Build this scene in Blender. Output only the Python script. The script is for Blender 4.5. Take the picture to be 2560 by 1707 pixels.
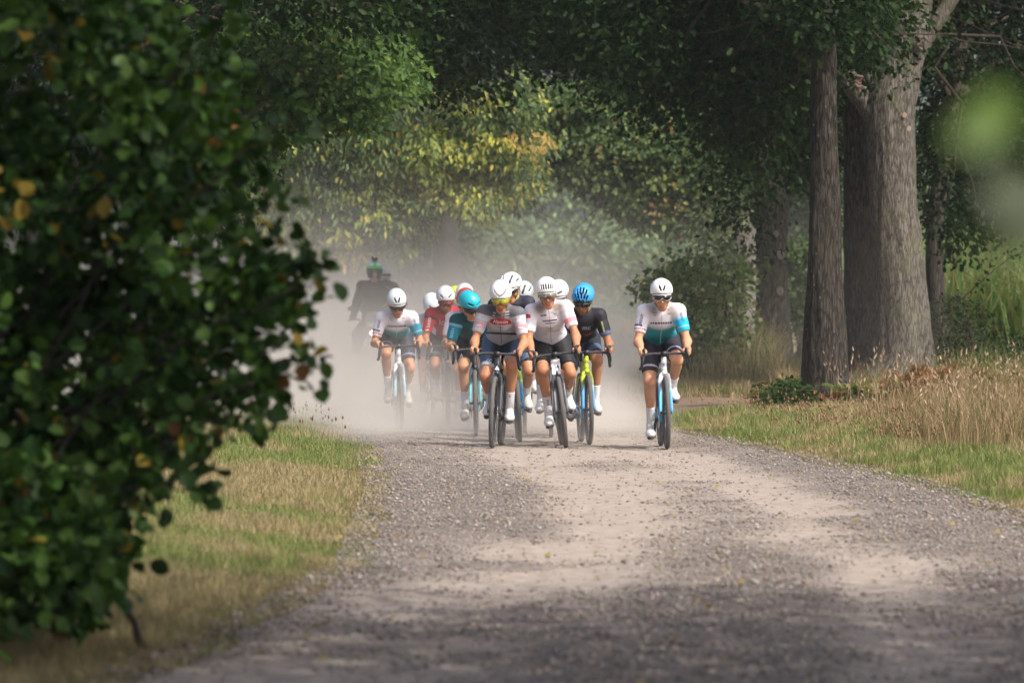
import bpy, math, random
import numpy as np
from mathutils import Vector, Matrix
from mathutils.bvhtree import BVHTree

for o in list(bpy.data.objects):
    bpy.data.objects.remove(o)
SC = bpy.context.scene
COL = SC.collection
rng = np.random.default_rng(7)
random.seed(7)

# ------------------------------------------------------------------ camera
F = 12800.0          # focal length in photo pixels (2560 wide)
HZ = 750.0           # photo row of the horizon
CH = 1.41            # camera height
cam = bpy.data.cameras.new('camera')
cam.sensor_width = 36.0
cam.lens = 36.0 * F / 2560.0
cam.clip_start = 0.2
cam.clip_end = 3000
cam.dof.use_dof = True
cam.dof.focus_distance = 48.5
cam.dof.aperture_fstop = 4.5
camo = bpy.data.objects.new('camera', cam)
COL.objects.link(camo)
camo.location = (0, 0, CH)
camo.rotation_euler = (math.radians(90) - math.atan((853.5 - HZ) / F), 0, 0)
SC.camera = camo

# ------------------------------------------------------------------ light
SUN_DIR = Vector((0.50, -0.42, 0.76)).normalized()     # towards the sun
elev = math.asin(SUN_DIR.z)
azim = math.atan2(SUN_DIR.x, SUN_DIR.y)
world = bpy.data.worlds.new('World')
SC.world = world
world.use_nodes = True
wn = world.node_tree
bg = wn.nodes['Background']
sky = wn.nodes.new('ShaderNodeTexSky')
sky.sky_type = 'NISHITA'
sky.sun_disc = False
sky.sun_elevation = elev
sky.sun_rotation = azim
sky.dust_density = 5.0
sky.air_density = 0.6
sky.ozone_density = 0.5
wn.links.new(sky.outputs[0], bg.inputs[0])
bg.inputs[1].default_value = 0.15
sun = bpy.data.lights.new('sun', 'SUN')
sun.energy = 2.7
sun.angle = math.radians(0.6)
sun.color = (1.0, 0.95, 0.87)
suno = bpy.data.objects.new('sun', sun)
COL.objects.link(suno)
suno.rotation_euler = SUN_DIR.to_track_quat('Z', 'Y').to_euler()
SC.view_settings.view_transform = 'Standard'
SC.view_settings.look = 'None'
SC.view_settings.gamma = 1
SC.view_settings.exposure = 0.56
SC.cycles.use_denoising = True
SC.cycles.max_bounces = 8
SC.cycles.diffuse_bounces = 3
SC.cycles.glossy_bounces = 2
SC.cycles.transmission_bounces = 4
SC.cycles.transparent_max_bounces = 8
SC.cycles.volume_bounces = 2
SC.cycles.volume_step_rate = 0.35
SC.cycles.volume_max_steps = 128
SC.cycles.use_adaptive_sampling = True
SC.cycles.adaptive_threshold = 0.02

# ------------------------------------------------------------------ helpers
def P(px, py, Y):
    return np.array([(px - 1280.0) * Y / F, Y, CH + (HZ - py) * Y / F])

def G(px, py):
    Y = CH * F / (py - HZ)
    return np.array([(px - 1280.0) * Y / F, Y, 0.0])

def tag(o, label=None, cat=None, group=None, kind=None):
    if label: o['label'] = label
    if cat: o['category'] = cat
    if group: o['group'] = group
    if kind: o['kind'] = kind
    return o

def empty(name, loc=(0, 0, 0), rot=(0, 0, 0), **k):
    o = bpy.data.objects.new(name, None)
    o.empty_display_size = 0.2
    COL.objects.link(o)
    o.location = loc
    o.rotation_euler = rot
    return tag(o, **k)

def mesh_data(name, v, f, mat=None, col=None, smooth=False):
    """v (N,3); f (M,k) array, or list of such arrays; col (N,3) vertex colours"""
    me = bpy.data.meshes.new(name)
    v = np.asarray(v, dtype=np.float32)
    fl = f if isinstance(f, list) else [f]
    fl = [np.asarray(a, dtype=np.int32) for a in fl if len(a)]
    me.vertices.add(len(v))
    me.vertices.foreach_set('co', v.ravel())
    nl = sum(a.size for a in fl)
    nf = sum(len(a) for a in fl)
    me.loops.add(nl)
    me.loops.foreach_set('vertex_index', np.concatenate([a.ravel() for a in fl]))
    me.polygons.add(nf)
    tot = np.concatenate([np.full(len(a), a.shape[1], dtype=np.int32) for a in fl])
    st = np.concatenate([[0], np.cumsum(tot)[:-1]]).astype(np.int32)
    me.polygons.foreach_set('loop_start', st)
    me.polygons.foreach_set('loop_total', tot)
    if smooth:
        me.polygons.foreach_set('use_smooth', np.ones(nf, dtype=bool))
    me.update(calc_edges=True)
    if col is not None:
        a = me.color_attributes.new('Col', 'FLOAT_COLOR', 'POINT')
        c = np.ones((len(v), 4), dtype=np.float32)
        c[:, :3] = col
        a.data.foreach_set('color', c.ravel())
    if mat: me.materials.append(mat)
    return me

def obj(name, me, parent=None, **k):
    o = bpy.data.objects.new(name, me)
    COL.objects.link(o)
    if parent is not None: o.parent = parent
    return tag(o, **k)

def add(name, v, f, mat=None, parent=None, col=None, smooth=False, **k):
    return obj(name, mesh_data(name, v, f, mat, col, smooth), parent, **k)

class MB:
    """collects pieces (tris and quads) of one mesh"""
    def __init__(s):
        s.v = []; s.q = []; s.t = []; s.c = []; s.n = 0
    def put(s, v, q=None, t=None, c=None):
        v = np.asarray(v, dtype=float)
        if q is not None and len(q): s.q.append(np.asarray(q) + s.n)
        if t is not None and len(t): s.t.append(np.asarray(t) + s.n)
        s.v.append(v)
        if c is not None: s.c.append(np.broadcast_to(np.asarray(c, dtype=float), (len(v), 3)))
        s.n += len(v)
    def data(s, name, mat=None, smooth=True):
        fl = []
        if s.q: fl.append(np.concatenate(s.q))
        if s.t: fl.append(np.concatenate(s.t))
        return mesh_data(name, np.concatenate(s.v), fl, mat, np.concatenate(s.c) if s.c else None, smooth)
    def build(s, name, mat=None, parent=None, smooth=True, **k):
        return obj(name, s.data(name, mat, smooth), parent, **k)
    # shapes
    def tube(s, pts, rad, n=10, cap=True, squash=None, c=None):
        pts = np.asarray(pts, dtype=float)
        m = len(pts)
        rad = np.broadcast_to(np.asarray(rad, dtype=float), (m,))
        d = np.gradient(pts, axis=0)
        d /= np.linalg.norm(d, axis=1)[:, None] + 1e-9
        up = np.array([0, 0, 1.0]) if abs(d[0][2]) < 0.9 else np.array([0, 1.0, 0])
        a = np.cross(d[0], up); a /= np.linalg.norm(a)
        A = [a]
        for i in range(1, m):
            b = A[-1] - d[i] * np.dot(A[-1], d[i])
            b /= np.linalg.norm(b) + 1e-9
            A.append(b)
        A = np.array(A); B = np.cross(d, A)
        th = np.linspace(0, 2 * np.pi, n, endpoint=False)
        sa, sb = squash if squash else (1, 1)
        V = pts[:, None] + rad[:, None, None] * (np.cos(th)[None, :, None] * A[:, None] * sa + np.sin(th)[None, :, None] * B[:, None] * sb)
        V = V.reshape(-1, 3)
        i = np.arange(m - 1)[:, None] * n; j = np.arange(n)[None]; k = (j + 1) % n
        Q = np.stack([i + j, i + k, i + n + k, i + n + j], -1).reshape(-1, 4)
        T = []
        if cap:
            V = np.concatenate([V, pts[:1], pts[-1:]])
            b0, b1 = m * n, m * n + 1
            jj = np.arange(n); kk = (jj + 1) % n
            T = np.concatenate([np.stack([np.full(n, b0), kk, jj], -1), np.stack([np.full(n, b1), (m - 1) * n + jj, (m - 1) * n + kk], -1)])
        s.put(V, Q, T, c)
    def box(s, c0, size, R=None, c=None):
        x = np.array([[i, j, k] for i in (-.5, .5) for j in (-.5, .5) for k in (-.5, .5)]) * np.asarray(size)
        if R is not None: x = x @ np.asarray(R).T
        s.put(x + np.asarray(c0), [[0, 1, 3, 2], [4, 6, 7, 5], [0, 4, 5, 1], [2, 3, 7, 6], [0, 2, 6, 4], [1, 5, 7, 3]], None, c)
    def lathe(s, prof, origin, axis='x', n=48, c=None):
        """closed profile of (axial, radial) revolved about an axis"""
        prof = np.asarray(prof, dtype=float); m = len(prof)
        th = np.linspace(0, 2 * np.pi, n, endpoint=False)
        ax = prof[:, 0][None].repeat(n, 0); r = prof[:, 1][None]
        if axis == 'x': V = np.stack([ax, r * np.cos(th)[:, None], r * np.sin(th)[:, None]], -1)
        elif axis == 'y': V = np.stack([r * np.cos(th)[:, None], ax, r * np.sin(th)[:, None]], -1)
        else: V = np.stack([r * np.cos(th)[:, None], r * np.sin(th)[:, None], ax], -1)
        V = V.reshape(-1, 3) + np.asarray(origin)
        i = np.arange(n)[:, None] * m; i2 = (np.arange(n)[:, None] + 1) % n * m
        j = np.arange(m)[None]; k = (j + 1) % m
        s.put(V, np.stack([i + j, i + k, i2 + k, i2 + j], -1).reshape(-1, 4), None, c)

def vnoise(p, seed=0):
    """value noise on (N,2|3) points, 0..1"""
    p = np.asarray(p, dtype=float)
    if p.shape[1] == 2: p = np.concatenate([p, np.zeros((len(p), 1))], 1)
    i = np.floor(p).astype(np.int64); f = p - i; f = f * f * (3 - 2 * f)
    def h(a):
        n = (a[:, 0] * 374761393 + a[:, 1] * 668265263 + a[:, 2] * 1274126177 + seed * 971) & 0x7fffffff
        n = ((n ^ (n >> 13)) * 1274126177) & 0x7fffffff
        return ((n ^ (n >> 16)) & 0xffff) / 65535.0
    r = 0
    for dx in (0, 1):
        for dy in (0, 1):
            for dz in (0, 1):
                w = (f[:, 0] if dx else 1 - f[:, 0]) * (f[:, 1] if dy else 1 - f[:, 1]) * (f[:, 2] if dz else 1 - f[:, 2])
                r = r + w * h(i + np.array([dx, dy, dz]))
    return r

def fbm(p, oct=3, seed=0):
    p = np.asarray(p, dtype=float); r = 0; a = .5; t = 0
    for o in range(oct):
        r = r + a * vnoise(p * 2 ** o + 17.3 * o, seed + o); t += a; a *= .5
    return r / t

def sstep(a, b, x):
    t = np.clip((x - a) / (b - a), 0, 1)
    return t * t * (3 - 2 * t)

def inpoly(pts, poly):
    poly = np.asarray(poly, dtype=float); x, y = pts[:, 0], pts[:, 1]
    r = np.zeros(len(pts), bool); j = len(poly) - 1
    for i in range(len(poly)):
        xi, yi = poly[i]; xj, yj = poly[j]
        c = ((yi > y) != (yj > y)) & (x < (xj - xi) * (y - yi) / (yj - yi + 1e-12) + xi)
        r ^= c; j = i
    return r

# ------------------------------------------------------------------ materials
def newmat(name):
    m = bpy.data.materials.new(name); m.use_nodes = True
    nt = m.node_tree
    return m, nt, nt.nodes['Principled BSDF'], nt.nodes['Material Output']

def N(nt, typ, **k):
    n = nt.nodes.new(typ)
    for a, b in k.items(): setattr(n, a, b)
    return n

def mat_plain(name, col, rough=0.5, metal=0.0, spec=0.5, noise=0.12, scale=30, bump=0.0, coat=0.0, attr=False):
    m, nt, b, out = newmat(name)
    tc = N(nt, 'ShaderNodeTexCoord')
    no = N(nt, 'ShaderNodeTexNoise'); no.inputs['Scale'].default_value = scale; no.inputs['Detail'].default_value = 4
    nt.links.new(tc.outputs['Object'], no.inputs['Vector'])
    mr = N(nt, 'ShaderNodeMapRange'); mr.inputs[3].default_value = 1 - noise; mr.inputs[4].default_value = 1 + noise
    nt.links.new(no.outputs[0], mr.inputs[0])
    vm = N(nt, 'ShaderNodeVectorMath', operation='SCALE')
    if attr:
        at = N(nt, 'ShaderNodeAttribute', attribute_name='Col'); nt.links.new(at.outputs['Color'], vm.inputs[0])
    else:
        vm.inputs[0].default_value = col
    nt.links.new(mr.outputs[0], vm.inputs['Scale'])
    nt.links.new(vm.outputs[0], b.inputs['Base Color'])
    b.inputs['Roughness'].default_value = rough
    b.inputs['Metallic'].default_value = metal
    b.inputs['Specular IOR Level'].default_value = spec
    b.inputs['Coat Weight'].default_value = coat
    b.inputs['Coat Roughness'].default_value = 0.15
    if bump:
        bp = N(nt, 'ShaderNodeBump'); bp.inputs['Strength'].default_value = bump; bp.inputs['Distance'].default_value = 0.01
        nt.links.new(no.outputs[0], bp.inputs['Height']); nt.links.new(bp.outputs[0], b.inputs['Normal'])
    return m

def mat_leaf(name, trans=0.3, rough=0.45, spec=0.35, tint=(1.3, 1.35, 0.6)):
    m, nt, b, out = newmat(name)
    at = N(nt, 'ShaderNodeAttribute', attribute_name='Col')
    nt.links.new(at.outputs['Color'], b.inputs['Base Color'])
    b.inputs['Roughness'].default_value = rough
    b.inputs['Specular IOR Level'].default_value = spec
    tr = N(nt, 'ShaderNodeBsdfTranslucent')
    vm = N(nt, 'ShaderNodeVectorMath', operation='MULTIPLY'); vm.inputs[1].default_value = tint
    nt.links.new(at.outputs['Color'], vm.inputs[0]); nt.links.new(vm.outputs[0], tr.inputs[0])
    mx = N(nt, 'ShaderNodeMixShader'); mx.inputs[0].default_value = trans
    nt.links.new(b.outputs[0], mx.inputs[1]); nt.links.new(tr.outputs[0], mx.inputs[2])
    nt.links.new(mx.outputs[0], out.inputs[0])
    return m

def mat_bark(name, c1, c2, lich=(0.2, 0.2, 0.15), scale=1.0, zs=0.14, bump=0.8, moss=0.45):
    m, nt, b, out = newmat(name)
    tc = N(nt, 'ShaderNodeTexCoord')
    mp = N(nt, 'ShaderNodeMapping'); mp.inputs['Scale'].default_value = (1, 1, zs)
    nt.links.new(tc.outputs['Object'], mp.inputs[0])
    vo = N(nt, 'ShaderNodeTexVoronoi', feature='DISTANCE_TO_EDGE'); vo.inputs['Scale'].default_value = 40 * scale
    n1 = N(nt, 'ShaderNodeTexNoise'); n1.inputs['Scale'].default_value = 30 * scale; n1.inputs['Detail'].default_value = 8; n1.inputs['Roughness'].default_value = .7
    nt.links.new(mp.outputs[0], n1.inputs['Vector'])
    mixv = N(nt, 'ShaderNodeMix', data_type='VECTOR'); mixv.inputs[0].default_value = 0.05
    nt.links.new(mp.outputs[0], mixv.inputs[4]); nt.links.new(n1.outputs['Color'], mixv.inputs[5])
    nt.links.new(mixv.outputs[1], vo.inputs['Vector'])
    r = N(nt, 'ShaderNodeMapRange'); r.inputs[1].default_value = 0.0; r.inputs[2].default_value = 0.22
    nt.links.new(vo.outputs['Distance'], r.inputs[0])
    rr = N(nt, 'ShaderNodeMapRange'); rr.inputs[3].default_value = .35; nt.links.new(r.outputs[0], rr.inputs[0])
    mu = N(nt, 'ShaderNodeMath', operation='MULTIPLY'); nt.links.new(rr.outputs[0], mu.inputs[0]); nt.links.new(n1.outputs[0], mu.inputs[1])
    cr = N(nt, 'ShaderNodeValToRGB'); cr.color_ramp.elements[0].position = .16; cr.color_ramp.elements[1].position = .55
    cr.color_ramp.elements[0].color = (*c1, 1); cr.color_ramp.elements[1].color = (*c2, 1)
    nt.links.new(mu.outputs[0], cr.inputs[0])
    n2 = N(nt, 'ShaderNodeTexNoise'); n2.inputs['Scale'].default_value = 2.6; n2.inputs['Detail'].default_value = 6; n2.inputs['Roughness'].default_value = .65
    nt.links.new(tc.outputs['Object'], n2.inputs['Vector'])
    r2 = N(nt, 'ShaderNodeMapRange'); r2.inputs[1].default_value = .48; r2.inputs[2].default_value = .66; r2.inputs[4].default_value = moss
    nt.links.new(n2.outputs[0], r2.inputs[0])
    mc = N(nt, 'ShaderNodeMix', data_type='RGBA'); mc.inputs[7].default_value = (*lich, 1)
    nt.links.new(r2.outputs[0], mc.inputs[0]); nt.links.new(cr.outputs[0], mc.inputs[6])
    # pale lichen specks
    mp2 = N(nt, 'ShaderNodeMapping'); mp2.inputs['Scale'].default_value = (1, 1, .6)
    nt.links.new(tc.outputs['Object'], mp2.inputs[0])
    n3 = N(nt, 'ShaderNodeTexNoise'); n3.inputs['Scale'].default_value = 34; n3.inputs['Detail'].default_value = 2
    nt.links.new(mp2.outputs[0], n3.inputs['Vector'])
    r3 = N(nt, 'ShaderNodeMapRange'); r3.inputs[1].default_value = .70; r3.inputs[2].default_value = .76; r3.inputs[4].default_value = .6
    nt.links.new(n3.outputs[0], r3.inputs[0])
    mc2 = N(nt, 'ShaderNodeMix', data_type='RGBA'); mc2.inputs[7].default_value = (.42, .37, .30, 1)
    nt.links.new(r3.outputs[0], mc2.inputs[0]); nt.links.new(mc.outputs[2], mc2.inputs[6])
    nt.links.new(mc2.outputs[2], b.inputs['Base Color'])
    bp = N(nt, 'ShaderNodeBump'); bp.inputs['Strength'].default_value = bump; bp.inputs['Distance'].default_value = .03
    nt.links.new(mu.outputs[0], bp.inputs['Height']); nt.links.new(bp.outputs[0], b.inputs['Normal'])
    b.inputs['Roughness'].default_value = .9; b.inputs['Specular IOR Level'].default_value = .2
    return m
HAZE = 0.00022
# ================================================================== SETTING
# road edges as seen in the photograph, on flat ground
LY = [-20, 12, 18.9, 22.1, 27.1, 32.5, 38.5, 47.2, 56.0, 66, 80, 100, 130]
LX = [-1.9, -1.7, -1.45, -1.16, -.80, -.87, -.95, -1.31, -1.84, -2.6, -3.9, -5.6, -8]
RY = [-20, 12, 20, 28, 32.8, 39.4, 44.1, 50.1, 53.4, 61.2, 80, 100, 130]
RX = [2.2, 2.6, 3.0, 3.25, 3.28, 3.10, 2.72, 2.23, 1.92, 1.0, -.4, -2.0, -4.6]
def edgeL(y): return np.interp(y, LY, LX)
def edgeR(y): return np.interp(y, RY, RX)

def mat_ground():
    m, nt, b, out = newmat('dry_soil_and_thatch')
    tc = N(nt, 'ShaderNodeTexCoord')
    n1 = N(nt, 'ShaderNodeTexNoise'); n1.inputs['Scale'].default_value = .9; n1.inputs['Detail'].default_value = 8; n1.inputs['Roughness'].default_value = .65
    n2 = N(nt, 'ShaderNodeTexNoise'); n2.inputs['Scale'].default_value = 38; n2.inputs['Detail'].default_value = 6; n2.inputs['Roughness'].default_value = .7
    for n in (n1, n2): nt.links.new(tc.outputs['Object'], n.inputs['Vector'])
    cr = N(nt, 'ShaderNodeValToRGB')
    e = cr.color_ramp.elements
    e[0].position = .35; e[0].color = (.055, .07, .022, 1)
    e[1].position = .62; e[1].color = (.22, .16, .085, 1)
    x = e.new(.5); x.color = (.13, .115, .05, 1)
    nt.links.new(n1.outputs[0], cr.inputs[0])
    mr = N(nt, 'ShaderNodeMapRange'); mr.inputs[1].default_value = .3; mr.inputs[2].default_value = .7; mr.inputs[3].default_value = .5; mr.inputs[4].default_value = 1.4
    nt.links.new(n2.outputs[0], mr.inputs[0])
    vm = N(nt, 'ShaderNodeVectorMath', operation='SCALE'); nt.links.new(cr.outputs[0], vm.inputs[0]); nt.links.new(mr.outputs[0], vm.inputs['Scale'])
    nt.links.new(vm.outputs[0], b.inputs['Base Color'])
    bp = N(nt, 'ShaderNodeBump'); bp.inputs['Strength'].default_value = .8; bp.inputs['Distance'].default_value = .04
    nt.links.new(n2.outputs[0], bp.inputs['Height']); nt.links.new(bp.outputs[0], b.inputs['Normal'])
    b.inputs['Roughness'].default_value = .95; b.inputs['Specular IOR Level'].default_value = .1
    return m

def gz(x, y):
    """height of the verges: flat road, slight banks beside it"""
    x = np.asarray(x, float); y = np.asarray(y, float)
    dl = edgeL(y) - x; dr = x - edgeR(y)
    p = np.stack([np.ravel(x), np.ravel(y)], -1)
    n = (fbm(p * .6, 3, 5).reshape(x.shape) - .5) * .10
    s = sstep(0.0, 1.2, np.maximum(dl, dr)); e_ = sstep(-.30, -.02, np.maximum(dl, dr)) * .052
    bank = .07 * sstep(.1, 1.8, dl) + .10 * sstep(.2, 2.2, dr) * sstep(30, 40, y)
    return -.05 + e_ + s * (n * (y < 160) + .02) + bank

xs = np.concatenate([np.linspace(-140, -30, 12), np.linspace(-26, -9, 14), np.arange(-8, 11, .2), np.linspace(12, 30, 14), np.linspace(40, 140, 12)])
ys = np.concatenate([[-60, -40, -20], np.arange(0, 16, 1.), np.arange(16, 72, .3), np.arange(72, 130, 1.), [140, 160, 200, 260, 330, 400, 460]])
X, Y = np.meshgrid(xs, ys)
Z = gz(X, Y)
n, m_ = X.shape
ii = np.arange(n - 1)[:, None] * m_ + np.arange(m_ - 1)[None]
Q = np.stack([ii, ii + 1, ii + m_ + 1, ii + m_], -1).reshape(-1, 4)
add('ground', np.stack([X, Y, Z], -1).reshape(-1, 3), Q, mat_ground(), smooth=True, kind='structure')

# ---- gravel road: sandy wheel tracks between bands of loose grey stone
def sandiness(x, y):
    u = x - edgeL(y)
    w = edgeR(y) - edgeL(y)
    t1 = np.interp(y, [12, 20, 28, 33, 42, 49, 60], [.3, .55, 1.06, 1.5, 1.7, 1.65, 1.2])
    t2 = np.interp(y, [12, 21, 30, 36, 45, 60], [2.9, 2.9, 2.75, 2.85, 2.8, 2.2])
    p = np.stack([np.ravel(x), np.ravel(y) * .45], -1)
    nn = fbm(p * 1.3, 4, 11).reshape(np.shape(x))
    s = np.exp(-((u - t1) / .66) ** 2) + .9 * np.exp(-((u - t2) / .42) ** 2)
    return np.clip(s * (.25 + 1.5 * nn) + (nn - .5) * .6 + .30 * sstep(37, 50, y), 0, 1)

ry = np.concatenate([np.arange(-20, 16, 1.), np.arange(16, 60, .12), np.arange(60, 130, .8)])
ru = np.linspace(0, 1, 64)
RYg = ry[:, None].repeat(64, 1)
RXg = edgeL(RYg) - .1 + (edgeR(RYg) - edgeL(RYg) + .2) * ru[None]
edge = (vnoise(np.stack([RYg[:, 0] * 1.7, RYg[:, 0] * 0], -1), 3) - .5) * .25
RXg = RXg + edge[:, None] * (np.abs(ru - .5) * 2)[None] ** 3
S = sandiness(RXg, RYg)
Zr = -.012 + (1 - S) * .030 + (fbm(np.stack([RXg.ravel() * 4, RYg.ravel() * 2], -1), 3, 21).reshape(RXg.shape) - .5) * .02
ef = np.clip(np.minimum(ru, 1 - ru)[None] * 14, 0, 1)
Zr = Zr * ef - .028 * (1 - ef) ** 2
n, m_ = RXg.shape
ii = np.arange(n - 1)[:, None] * m_ + np.arange(m_ - 1)[None]
Q = np.stack([ii, ii + 1, ii + m_ + 1, ii + m_], -1).reshape(-1, 4)
def mat_road():
    m, nt, b, out = newmat('sandy_gravel')
    at = N(nt, 'ShaderNodeAttribute', attribute_name='Col')
    tc = N(nt, 'ShaderNodeTexCoord')
    vo = N(nt, 'ShaderNodeTexVoronoi'); vo.inputs['Scale'].default_value = 55; vo.inputs['Randomness'].default_value = 1
    n2 = N(nt, 'ShaderNodeTexNoise'); n2.inputs['Scale'].default_value = 90; n2.inputs['Detail'].default_value = 4
    n3 = N(nt, 'ShaderNodeTexNoise'); n3.inputs['Scale'].default_value = 9; n3.inputs['Detail'].default_value = 6
    for n in (vo, n2, n3): nt.links.new(tc.outputs['Object'], n.inputs['Vector'])
    sx = N(nt, 'ShaderNodeSeparateColor'); nt.links.new(vo.outputs['Color'], sx.inputs[0])
    cg = N(nt, 'ShaderNodeValToRGB'); e = cg.color_ramp.elements
    e[0].position = 0; e[0].color = (.12, .102, .088, 1); e[1].position = 1; e[1].color = (.44, .375, .32, 1)
    q = e.new(.55); q.color = (.25, .212, .183, 1)
    q = e.new(.8); q.color = (.30, .245, .20, 1)
    nt.links.new(sx.outputs[0], cg.inputs[0])
    cs = N(nt, 'ShaderNodeValToRGB'); e = cs.color_ramp.elements
    e[0].position = .35; e[0].color = (.27, .228, .19, 1); e[1].position = .65; e[1].color = (.40, .34, .285, 1)
    nt.links.new(n3.outputs[0], cs.inputs[0])
    # share of sand: attribute sharpened with noise
    ad = N(nt, 'ShaderNodeMath', operation='ADD'); nt.links.new(at.outputs['Fac'], ad.inputs[0])
    mr = N(nt, 'ShaderNodeMapRange'); mr.inputs[3].default_value = -.35; mr.inputs[4].default_value = .35
    nt.links.new(sx.outputs[1], mr.inputs[0]); nt.links.new(mr.outputs[0], ad.inputs[1])
    ms = N(nt, 'ShaderNodeMapRange'); ms.inputs[1].default_value = .25; ms.inputs[2].default_value = .65
    nt.links.new(ad.outputs[0], ms.inputs[0])
    mx = N(nt, 'ShaderNodeMix', data_type='RGBA'); nt.links.new(ms.outputs[0], mx.inputs[0]); nt.links.new(cg.outputs[0], mx.inputs[6]); nt.links.new(cs.outputs[0], mx.inputs[7])
    g = N(nt, 'ShaderNodeMapRange'); g.inputs[3].default_value = .75; g.inputs[4].default_value = 1.25; nt.links.new(n2.outputs[0], g.inputs[0])
    vm = N(nt, 'ShaderNodeVectorMath', operation='SCALE'); nt.links.new(mx.outputs[2], vm.inputs[0]); nt.links.new(g.outputs[0], vm.inputs['Scale'])
    nt.links.new(vm.outputs[0], b.inputs['Base Color'])
    iv = N(nt, 'ShaderNodeMath', operation='SUBTRACT'); iv.inputs[0].default_value = 1.2; nt.links.new(ms.outputs[0], iv.inputs[1])
    h = N(nt, 'ShaderNodeMath', operation='MULTIPLY'); nt.links.new(vo.outputs['Distance'], h.inputs[0]); nt.links.new(iv.outputs[0], h.inputs[1])
    bp = N(nt, 'ShaderNodeBump', invert=True); bp.inputs['Strength'].default_value = 1; bp.inputs['Distance'].default_value = .025
    nt.links.new(h.outputs[0], bp.inputs['Height']); nt.links.new(bp.outputs[0], b.inputs['Normal'])
    b.inputs['Roughness'].default_value = .9; b.inputs['Specular IOR Level'].default_value = .2
    return m
add('gravel_road', np.stack([RXg, RYg, Zr], -1).reshape(-1, 3), Q, mat_road(), col=S.reshape(-1, 1).repeat(3, 1), smooth=True, kind='structure')
def roadz(x, y):
    return -.012 + (1 - sandiness(x, y)) * .030

# ---- bare dirt track leaving the road on the right
dy = np.linspace(59.5, 68, 40); dx = np.linspace(1.2, 5.6, 40)
DX, DY = np.meshgrid(dx, dy)
DY = DY + (DX - 1.2) * .5 + (vnoise(np.stack([DX.ravel() * 2, DY.ravel()], -1), 9).reshape(DX.shape) - .5) * .5
n, m_ = DX.shape
ii = np.arange(n - 1)[:, None] * m_ + np.arange(m_ - 1)[None]
Q = np.stack([ii, ii + 1, ii + m_ + 1, ii + m_], -1).reshape(-1, 4)
add('dirt_path', np.stack([DX, DY, gz(DX, DY) + .02], -1).reshape(-1, 3), Q, mat_plain('bare_brown_dirt', (.20, .145, .105), .95, noise=.45, scale=14, bump=.6, spec=.1), smooth=True, kind='structure')

# ---- loose stones
def stones(n, ymin, ymax):
    y = ymin * (ymax / ymin) ** rng.random(n * 3) if ymax < 60 else rng.uniform(ymin, ymax, n * 3)
    u = rng.random(n * 3)
    x = edgeL(y) - .15 + (edgeR(y) - edgeL(y) + .3) * u
    s = sandiness(x, y)
    keep = (rng.random(n * 3) > s * .93) & (np.abs(x) < .11 * y + .6)
    x, y = x[keep][:n], y[keep][:n]
    n = len(x)
    base = np.array([[1, 0, 0], [-1, 0, 0], [0, 1, 0], [0, -1, 0], [0, 0, 1], [0, 0, -.6], [.6, .6, .55], [-.6, .6, .5], [-.6, -.6, .5], [.6, -.6, .55]], float)
    tri = np.array([[0, 6, 9], [6, 4, 9], [6, 2, 7], [4, 6, 7], [7, 1, 8], [4, 7, 8], [8, 3, 9], [4, 8, 9], [0, 2, 6], [2, 1, 7], [1, 3, 8], [3, 0, 9], [0, 5, 2], [2, 5, 1], [1, 5, 3], [3, 5, 0]])
    V = base[None] * rng.uniform(.7, 1.25, (n, 10, 1))
    size = (.0045 + .010 * rng.random(n) ** 4) * rng.uniform(.8, 1.4, n)
    V *= (size[:, None] * np.stack([np.ones(n), rng.uniform(.6, 1, n), rng.uniform(.4, .75, n)], -1))[:, None]
    a = rng.uniform(0, 2 * np.pi, n); ca, sa = np.cos(a)[:, None], np.sin(a)[:, None]
    Xv = V[..., 0] * ca - V[..., 1] * sa; Yv = V[..., 0] * sa + V[..., 1] * ca
    z0 = roadz(x, y)
    V = np.stack([Xv + x[:, None], Yv + y[:, None], V[..., 2] + (z0 + size * .22)[:, None]], -1)
    g = rng.uniform(.12, .36, n)
    g = np.where(rng.random(n) < .03, .5, g)
    c = g[:, None] * np.array([1, .885, .80]) * (1 + rng.normal(0, .05, (n, 3)))
    warm = rng.random(n) < .14
    c[warm] = g[warm][:, None] * np.array([1.15, .9, .68])
    return V.reshape(-1, 3), (tri[None] + np.arange(n)[:, None, None] * 10).reshape(-1, 3), c.clip(.02, .8).repeat(10, 0)
v1, f1, c1 = stones(75000, 16.5, 56)
mst = mat_plain('loose_stone', (.3, .3, .3), .85, spec=.3, noise=.2, scale=60, attr=True)
add('gravel_stones', v1, f1, mst, col=c1, label='loose grey and tan stones scattered over the gravel road', cat='gravel', kind='stuff')

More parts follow.
